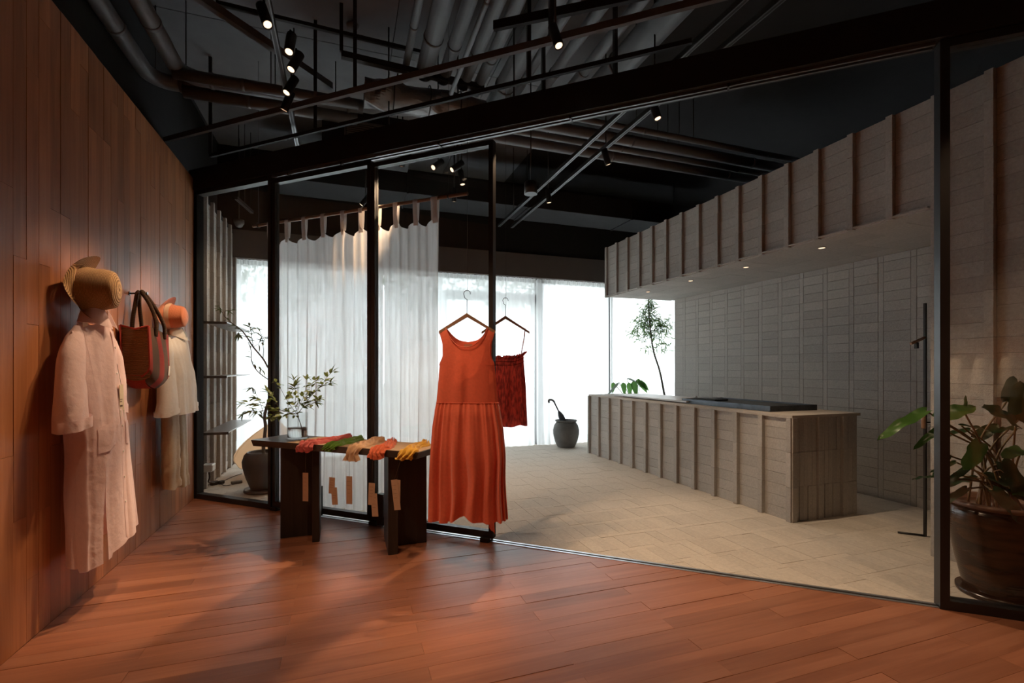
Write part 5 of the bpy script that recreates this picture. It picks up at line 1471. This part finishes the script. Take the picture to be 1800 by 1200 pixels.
# ================================================================== CEILING SERVICES
def along_y(u0, v0, v1, z):
    """run parallel to the left wall, through pixel (u0,v0) at height z, ending where it reaches image row v1"""
    a = at_z(u0, v0, z)
    best = a
    for k in range(400):
        q = Vector((a.x, a.y + k * 0.02, z)); d = q.x * FWD[0] + q.y * FWD[1]
        if HZ - FPX * (z - CAMH) / d >= v1: best = q; break
        best = q
    return a, best
def pipe(label, pts, r, mat=PIPE_PAINT, name='ceiling_pipe', cat='pipe', joints=(), group='black painted ceiling pipes', n=14):
    pts = [Vector(p) for p in pts]
    t = thing(name, label, cat, pts[0], 0, group)
    o0 = pts[0]
    obj('run', MB().tube([p - o0 for p in pts], r, n), mat, t)
    for i in range(len(pts) - 1):
        d = pts[i + 1] - pts[i]; ln = d.length
        if ln < 0.4: continue
        for s in joints or (0.35, 0.75):
            c = pts[i] + d * s - o0; dd = d.normalized() * 0.006
            obj('coupling', MB().tube([c - dd * 2.5, c + dd * 2.5], r * 1.08, n), mat, t)
    # hanger rod and clamp
    c = pts[0] + (pts[-1] - pts[0]) * 0.5 if len(pts) == 2 else pts[len(pts) // 2]
    c = c - o0
    obj('hanger_rod', MB().tube([c + Vector((0, 0, r)), Vector((c.x, c.y, 4.33 - o0.z))], 0.005, 6), BLACK_MET, t)
    return t

rowp = [(737, 113, 0.030, 'thin ceiling pipe, first from the left in the long row over the doors'), (780, 128, 0.075, 'thick ceiling pipe, second from the left in the long row over the doors'),
        (826, 140, 0.055, 'ceiling pipe, third from the left in the long row over the doors'), (877, 150, 0.052, 'ceiling pipe, fourth from the left in the long row over the doors'),
        (912, 160, 0.050, 'ceiling pipe, fifth from the left in the long row over the doors'), (973, 200, 0.090, 'thick ceiling pipe, sixth from the left in the long row over the doors'),
        (1010, 190, 0.040, 'thin ceiling pipe, seventh from the left in the long row over the doors'),
        (1066, 180, 0.048, 'ceiling pipe, third from the right in the long row over the doors'), (1128, 178, 0.048, 'ceiling pipe, second from the right in the long row over the doors'),
        (1195, 165, 0.120, 'thickest ceiling pipe, rightmost in the long row over the doors')]
for u0, v1, r, lab in rowp:
    a, b = along_y(u0, 0, v1, 3.95)
    a = Vector((a.x, -0.6, a.z))
    pipe(lab, [a, b], r, joints=(0.62, 0.9))
a, b = along_y(857, 0, 163, 3.70)
pipe('thin round conduit hanging lower than the row of pipes', [Vector((a.x, -0.3, 3.70)), b], 0.019, name='ceiling_conduit', cat='conduit')
# elbowed pair at the left
for (us, e1, e2, e3, r, lab) in (((172, 0), (262, 135), (322, 152), (492, 184), 0.062, 'outer of the two elbowed ceiling pipes above the wooden wall'), ((247, 0), (313, 128), (372, 148), (500, 168), 0.062, 'inner of the two elbowed ceiling pipes above the wooden wall')):
    z = 3.72
    p0 = at_z(us[0], 0, z); p1 = at_z(e1[0], e1[1], z); y1 = p1.y
    x = p0.x * 0.5 + p1.x * 0.5
    run = [Vector((x, -0.5, z)), Vector((x, y1 - 0.12, z))] + [Vector((x + 0.16 * (1 - math.cos(k * PI / 12)), y1 - 0.12 + 0.16 * math.sin(k * PI / 12), z)) for k in range(1, 7)] + [Vector((x + 1.45, y1 + 0.04, z))]
    pipe(lab, run, r, joints=(0.9, 0.05))
# pipes running across the rear room
for (u, v, r, lab) in ((1000, 205, 0.030, 'thin pipe across the rear room ceiling, nearest to the beam'), (1000, 228, 0.055, 'second pipe across the rear room ceiling behind the beam'), (1000, 246, 0.035, 'third pipe across the rear room ceiling behind the beam'), (1000, 262, 0.055, 'fourth pipe across the rear room ceiling, farthest from the beam')):
    p = at_z(u, v, 3.72); pipe(lab, [Vector((1.45, p.y, 3.72)), Vector((5.6, p.y, 3.72))], r)
for (u, v, r, lab) in ((560, 172, 0.045, 'pipe across the ceiling just behind the long flat bar, upper one'), (600, 205, 0.055, 'pipe across the ceiling just behind the long flat bar, lower one')):
    p = at_z(u, v, 3.66); pipe(lab, [Vector((-1.3, p.y, 3.66)), Vector((0.12, p.y, 3.66))], r)

# flat bars of the suspended frame
def bar(label, A, B, w, h, mat=BLACK_PAINT, name='ceiling_bar', hang=()):
    A, B = Vector(A), Vector(B); d = (B - A); ln = d.length; ang = math.atan2(d.y, d.x); slope = math.atan2(d.z, math.hypot(d.x, d.y))
    t = thing(name, label, 'bar', A, 0, 'black steel bars under the ceiling')
    M = Matrix.Rotation(ang, 4, 'Z') @ Matrix.Rotation(-slope, 4, 'Y')
    obj('bar', MB().box(0, -w / 2, -h / 2, ln, w / 2, h / 2, M), mat, t)
    for s in hang:
        c = d * s
        obj('drop', MB().box(c.x - 0.014, c.y - 0.014, h / 2 + c.z, c.x + 0.014, c.y + 0.014, 4.335 - A.z), BLACK_MET, t)
    return t
GREYBAR = plain('grey_flat_bar', (0.10, 0.10, 0.105), 0.5)
A = at_z(290, 246, 3.42); B = at_z(1110, 34, 3.42)
bar('long flat steel bar crossing the ceiling parallel to the partition', A, A + (B - A) * 1.6, 0.03, 0.045, GREYBAR, hang=(0.32, 0.55, 0.86))
A = at_z(370, 274, 3.36); B = at_z(920, 143, 3.36)
bar('lower thin steel bar just above the partition beam', A, A + (B - A) * 1.35, 0.025, 0.03, hang=(0.0, 0.3, 0.75))
A = at_z(357, 0, 4.0); B = at_z(582, 152, 4.0)
bar('slanting steel bar under the ceiling boards at the upper left', A + (A - B) * 0.3, B, 0.05, 0.06, GREYBAR)
A = at_z(380, 5, 4.1); B = at_z(740, 92, 4.1)
bar('thin dark rod bar across the ceiling boards at the top', A, B, 0.03, 0.03, BLACK_MET)
A = at_z(868, 46, 3.62); B = at_z(1075, 2, 3.62)
bar('short dark bar below the row of pipes at the top', A, A + (B - A) * 1.3, 0.03, 0.06, hang=(0.4,))
A = at_z(600, 96, 3.9); B = at_z(850, 155, 3.9)
bar('dark cable tray edge at the left end of the pipe row', A, B, 0.05, 0.05, BLACK_MET, hang=(0.0,))
A = at_z(955, 180, 3.45); 
bar('dark upright strut frame over the open doorway', at_z(955, 183, 3.40), at_z(1260, 110, 3.40), 0.02, 0.025, BLACK_MET, hang=(0.0, 0.45))

# lighting tracks
def track(label, A, B):
    A, B = Vector(A), Vector(B); d = B - A; ang = math.atan2(d.y, d.x); ln = d.length
    t = thing('lighting_track', label, 'track', A, ang, 'lighting tracks under the ceiling')
    obj('channel', MB().box(0, -0.018, 0.0, ln, 0.018, 0.035), BLACK_MET, t)
    for s in (-1, 1):
        obj('conductor_edge', MB().box(0, s * 0.012 - 0.003, -0.004, ln, s * 0.012 + 0.003, 0.001), DARK_ALU, t)
    for q in (0.15, 0.5, 0.9):
        obj('suspension_rod', MB().tube([(ln * q, 0, 0.035), (ln * q, 0, 4.33 - A.z)], 0.005, 6), BLACK_MET, t)
    return t
ZTR = 3.42
a, b = along_y(473, 20, 268, ZTR)
track('lighting track with the cluster of spotlights near the wooden wall', (a.x, 0.2, ZTR), b)
a, b = along_y(1311, 0, 385, 3.42)
track('left one of the two long lighting tracks running into the rear room', (a.x, 0.3, 3.42), (a.x, 6.9, 3.42))
a2, b2 = along_y(1376, 0, 388, 3.42)
track('right one of the two long lighting tracks running into the rear room', (a2.x, 0.3, 3.42), (a2.x, 6.9, 3.42))
track('short lighting track over the linen curtain in the rear room', at_z(415, 350, 3.3), at_z(400, 330, 3.3) + Vector((0.1, 0.9, 0)))

# spotlights: body, lens, yoke
def spotlight(label, pos, aim, lit=LAMP_DISC, r=0.030, ln=0.14, top=4.33, power=0, deg=50, col=WARM, soft=0.03):
    pos = Vector(pos); d = (Vector(aim) - pos).normalized()
    t = thing('track_spotlight', label, 'spotlight', pos, 0, 'black track spotlights')
    obj('body', MB().tube([-d * ln, -d * 0.004, d * 0.004], r, 20, cap=True), BLACK_MET, t)
    obj('lens', MB().tube([d * 0.0045, d * 0.0065], r * 0.74, 20), lit, t)
    obj('trim_ring', MB().tube([d * 0.002, d * 0.010], r * 1.0, 20, cap=False), BLACK_MET, t)
    c = -d * ln * 0.55
    if top > pos.z + c.z: obj('yoke', MB().tube([c, (c.x, c.y, top - pos.z)], 0.007, 8), BLACK_MET, t)
    if power:
        spot_light('spot_beam', pos + d * 0.03, aim, power, deg, 0.7, soft, col)
    return t
SP = [((470, 42), 'topmost spotlight of the cluster near the wooden wall', 3.27, (0.6, 1.9, 0.0)), ((508, 90), 'second spotlight from the top in the cluster near the wooden wall', 3.27, (-0.6, 2.2, 0.0)),
      ((512, 121), 'third spotlight from the top in the cluster near the wooden wall', 3.27, (-1.35, 2.9, 0.75)), ((504, 162), 'fourth spotlight from the top in the cluster near the wooden wall', 3.27, (-1.3, 3.3, 1.1)), ((500, 192), 'lowest dim-lensed spotlight of the cluster near the wooden wall, given an added beam', 3.27, (-1.3, 4.5, 1.1))]
for i, ((u, v), lab, z, aim) in enumerate(SP):
    spotlight(lab, at_z(u, v, z), aim, LAMP_DIM if i == 4 else LAMP_DISC, top=3.42, power=(55, 45, 75, 110, 110)[i], deg=(60, 60, 40, 36, 40)[i])  # lowest one gets an added beam on the white shirt despite its dim lens
RS = [((706, 291), 3.34, 'dim spotlight in the rear room behind the top of the door leaf', (0.2, 6.0, 0.0), LAMP_DIM, 25), ((762, 294), 3.2, 'bright spotlight in the rear room, left of the pair above the curtain rod', (-1.33, 3.28, 1.05), LAMP_DISC, 250),
      ((795, 298), 3.2, 'bright spotlight in the rear room, right of the pair above the curtain rod', (-1.33, 4.1, 1.2), LAMP_DISC, 200), ((813, 323), 3.2, 'spotlight on the left track just above the end of the curtain rod', (1.6, 4.6, 0), LAMP_DISC, 60),
      ((798, 353), 3.2, 'far spotlight below the end of the curtain rod', (1.2, 6.2, 0), LAMP_DISC, 30), ((965, 355), 3.2, 'far spotlight on the right track beyond the pendant lamp', (2.6, 5.2, 0), LAMP_DISC, 60),
      ((1156, 207), 3.2, 'spotlight hanging in the open just below the beam', (2.9, 2.4, 0), LAMP_DISC, 170), ((982, 79), 3.25, 'spotlight above the beam near the row of pipes', (1.8, 1.7, 0.0), LAMP_DISC, 95)]
for (u, v), z, lab, aim, lm, pw in RS:
    spotlight(lab, at_z(u, v, z), aim, lm, power=pw, deg=31 if u in (762, 795) else 70, col=NEUT if u in (813, 798, 965, 1156) else WARM)
# a spotlight past the right edge that lights the big pot and the brick wall end
spotlight('spotlight past the right edge over the big pot', (2.75, 1.0, 3.25), (3.6, 1.9, 0.2), LAMP_DISC, power=34, deg=50)

pd = thing('pendant_lamp', 'black cylinder pendant lamp with pale lens in the rear room', 'pendant lamp', at_z(933, 341, 2.95))
obj('body', MB().lathe([(0.058, 0.0), (0.063, 0.0), (0.063, 0.105), (0.055, 0.115), (0.012, 0.118), (0.001, 0.118)], 28), BLACK_MET, pd)
obj('lens', MB().lathe([(0.001, 0.004), (0.058, 0.004)], 28, cap=False), glow('pendant_lens', (0.95, 0.93, 0.90), 1.2), pd)
obj('stem', MB().tube([(0, 0, 0.118), (0, 0, 1.38)], 0.006, 8), BLACK_MET, pd)

for (u, v, z, lab) in ((968, 236, 4.0, 'small pale smoke detector disc under the rear room ceiling'), (620, 50, 4.25, 'small round sprinkler plate on the ceiling boards')):
    t = thing('smoke_detector', lab, 'detector', at_z(u, v, z))
    obj('disc', MB().lathe([(0.001, 0.0), (0.045, 0.0), (0.055, 0.018), (0.055, 0.03), (0.001, 0.032)], 24), plain('detector_plastic', (0.30, 0.30, 0.31), 0.5) if u == 968 else PIPE_PAINT, t)
    obj('stem', MB().tube([(0, 0, 0.03), (0, 0, 4.33 - z)], 0.008, 8), BLACK_MET, t)
dc = thing('dome_camera', 'small dark dome camera above the window fascia at the left', 'camera', at_y(420, 393, 7.20) + Vector((0, 0, 0.0)))
obj('dome', MB().lathe([(0.001, -0.055), (0.03, -0.048), (0.05, -0.025), (0.055, 0.0)], 24, cap=False), plain('dome_plastic', (0.16, 0.16, 0.16), 0.15), dc)
obj('housing', MB().lathe([(0.055, 0.0), (0.062, 0.002), (0.062, 0.05), (0.001, 0.052)], 24, cap=False), plain('camera_housing', (0.10, 0.10, 0.10), 0.4), dc)
obj('stem', MB().tube([(0, 0, 0.05), (0, 0, 1.2)], 0.008, 8), BLACK_MET, dc)

# air conditioning cassette with grille, wrapped duct
gp = at_z(648, 229, 3.55)
ac = thing('air_duct_box', 'dark air duct box with a pale grille above the partition beam', 'air duct', gp + Vector((0, 0.1, 0)), 0.0)
obj('case', MB().box(-0.42, 0.02, -0.16, 0.42, 0.38, 0.22), BLACK_PAINT, ac)
obj('grille_frame', MB().box(-0.22, -0.004, -0.12, 0.22, 0.018, -0.105).box(-0.22, -0.004, 0.105, 0.22, 0.018, 0.12).box(-0.22, -0.004, -0.12, -0.205, 0.018, 0.12).box(0.205, -0.004, -0.12, 0.22, 0.018, 0.12), GREYBAR, ac)
for k in range(11):
    obj('slat', MB().box(-0.20, 0.0, -0.098 + k * 0.0196, 0.20, 0.014, -0.090 + k * 0.0196), plain('grille_slat', (0.16, 0.15, 0.14), 0.5) if k == 0 else MATS['grille_slat'], ac)
for q in (-0.3, 0.3): obj('hanger_rod', MB().tube([(q, 0.2, 0.22), (q, 0.2, 4.33 - gp.z)], 0.006, 6), BLACK_MET, ac)
wp = at_z(735, 158, 3.75)
wd = thing('wrapped_duct', 'crumpled foil-wrapped duct under the row of pipes', 'duct', wp + Vector((0, 0.2, 0.0)))
wn = smooth_noise(700)
obj('wrap', MB().grid(40, 26, lambda u, v: (-0.45 + 1.1 * v, math.cos(u * 2 * PI) * (0.16 + 0.022 * wn(u * 9 + v * 13)), math.sin(u * 2 * PI) * (0.12 + 0.022 * wn(u * 11 - v * 9 + 5))), close=True, smooth=False), plain('foil_wrap', (0.16, 0.16, 0.165), 0.38, metal=0.4, bump=0.6, bscale=25), wd)
for q in (-0.2, 0.12, 0.4):
    obj('strap', MB().tube([(q, math.cos(a) * 0.178, math.sin(a) * 0.142) for a in [k * PI / 10 for k in range(21)]], 0.006, 5), BLACK_MET, wd)
# dark duct boxes behind, filling the ceiling void
for (x0, y0, x1, y1, z0, lab) in ((-1.2, 2.9, -0.2, 3.6, 4.02, 'flat dark duct box under the ceiling above the elbowed pipes'), (-0.9, 6.3, 5.8, 6.9, 3.55, 'long black duct along the rear room ceiling near the fascia')):
    t = thing('duct_box', lab, 'air duct', ((x0 + x1) / 2, (y0 + y1) / 2, z0))
    hx, hy_ = (x1 - x0) / 2, (y1 - y0) / 2
    obj('case', MB().cbox(-hx, -hy_, 0, hx, hy_, 0.28, 0.004), BLACK_PAINT, t)
    for q in (-0.5, 0.0, 0.5):
        obj('flange', MB().box(hx * q - 0.012, -hy_ - 0.012, -0.012, hx * q + 0.012, hy_ + 0.012, 0.29), BLACK_PAINT, t)
    obj('hanger_rod', MB().tube([(-hx * 0.8, 0, 0.28), (-hx * 0.8, 0, 4.335 - z0)], 0.006, 6), BLACK_MET, t)
    obj('hanger_rod', MB().tube([(hx * 0.8, 0, 0.28), (hx * 0.8, 0, 4.335 - z0)], 0.006, 6), BLACK_MET, t)

# spotlight hidden behind the beam: throws the branch shadow over the shop floor
spotlight('spotlight tucked behind the beam above the curtain rod, aimed at the table', tn(-1.15, -0.27, 3.20), tn(-1.32, 0.97, 0.3), LAMP_DISC, power=400, deg=33, soft=0.008)
spotlight('spotlight behind the beam above the dress, aimed at the table end', tn(0.05, -0.27, 3.20), tn(-0.20, 0.97, 0.3), LAMP_DISC, power=240, deg=34, soft=0.008)
# further spotlights of the shop, above and behind the viewer
for lab, p, aim, pw in (('spotlight over the shop aimed at the long dress', (-0.42, 2.55, 3.27), (0.72, 3.1, 0.9), 125), ('spotlight over the shop aimed at the table scarves', (-0.42, 1.5, 3.27), (0.0, 3.5, 0.7), 60),
                        ('spotlight over the right half of the shop floor', (2.3, 0.5, 3.27), (1.7, 1.3, 0), 85), ('spotlight over the left half of the shop floor', (-0.42, 0.7, 3.27), (-0.6, 1.9, 0), 50),
                        ('added unseen spotlight brightening the clothes rail behind the viewer', (1.6, -0.9, 3.27), (2.1, -1.8, 1.1), 600)):  # rail lamp is unseen, added so the rail shows in the glass
    spotlight(lab, p, aim, LAMP_DISC, power=pw, deg=56)
# rear room: counter wash added to offset weak window light; another washes ribbed wall
for lab, p, aim, pw in (('added spotlight on the right long track brightening the counter front', (2.42, 4.1, 3.27), (3.5, 4.3, 0.5), 40), ('spotlight in the rear room washing the ribbed wall and shelves', (0.2, 6.1, 3.27), (-1.4, 6.3, 1.1), 60)):
    spotlight(lab, p, aim, LAMP_DISC, power=pw, deg=75, col=NEUT)

# clothes rail behind the viewer, seen mirrored in the right glass panel
rl = thing('clothes_rail', 'black clothes rail mirrored in the right glass panel', 'clothes rail', (2.1, -1.8, 0), 0.2)
obj('bar', MB().tube([(-0.7, 0, 1.62), (0.7, 0, 1.62)], 0.012, 10), BLACK_MET, rl)
for s in (-1, 1):
    obj('upright', MB().tube([(s * 0.68, 0, 0.01), (s * 0.68, 0, 1.62)], 0.012, 10), BLACK_MET, rl)
    obj('foot', MB().tube([(s * 0.68, -0.22, 0.012), (s * 0.68, 0.22, 0.012)], 0.012, 8), BLACK_MET, rl)
CREAM = plain('cream_linen', (0.72, 0.62, 0.52), 0.85, noise=0.04, nscale=30)
for i in range(5):
    wds = ('first', 'second', 'third', 'fourth', 'fifth')[i]
    x = -0.5 + 0.22 * i
    loc = Vector((2.1, -1.8, 0)) + Matrix.Rotation(0.2, 3, 'Z') @ Vector((x, 0, 0))
    h_ = thing('clothes_hanger', 'wooden hanger on the mirrored clothes rail, the %s one' % wds, 'hanger', loc + Vector((0, 0, 1.47)), 0.2 + PI / 2 - 0.35)
    hanger(h_, 0.20, 0.11, hook=0.155)
    g_o = thing('linen_blouse', 'cream linen blouse on the mirrored clothes rail, the %s one' % wds, 'blouse', loc, 0.2 + PI / 2 - 0.35, 'cream blouses on the mirrored rail')
    fz = folds(800 + i, 45, 0.4)
    obj('body', MB().grid(60, 16, lambda u, v: (math.cos(u * 2 * PI) * (0.20 + 0.05 * v), math.sin(u * 2 * PI) * (0.015 + 0.045 * min(1, v * 3)) + 0.008 * v * fz(u, v), 1.45 - 0.09 * abs(math.cos(u * 2 * PI)) * (1 - v) - 0.62 * v), close=True), CREAM, g_o)
    for s in (-1, 1):
        obj('sleeve', MB().tube(curve_pts([(s * 0.18, 0, 1.37), (s * 0.25, 0, 1.20), (s * 0.28, 0, 1.0)], 5), [0.05 + 0.003 * k for k in range(11)], 12, cap=False), CREAM, g_o)
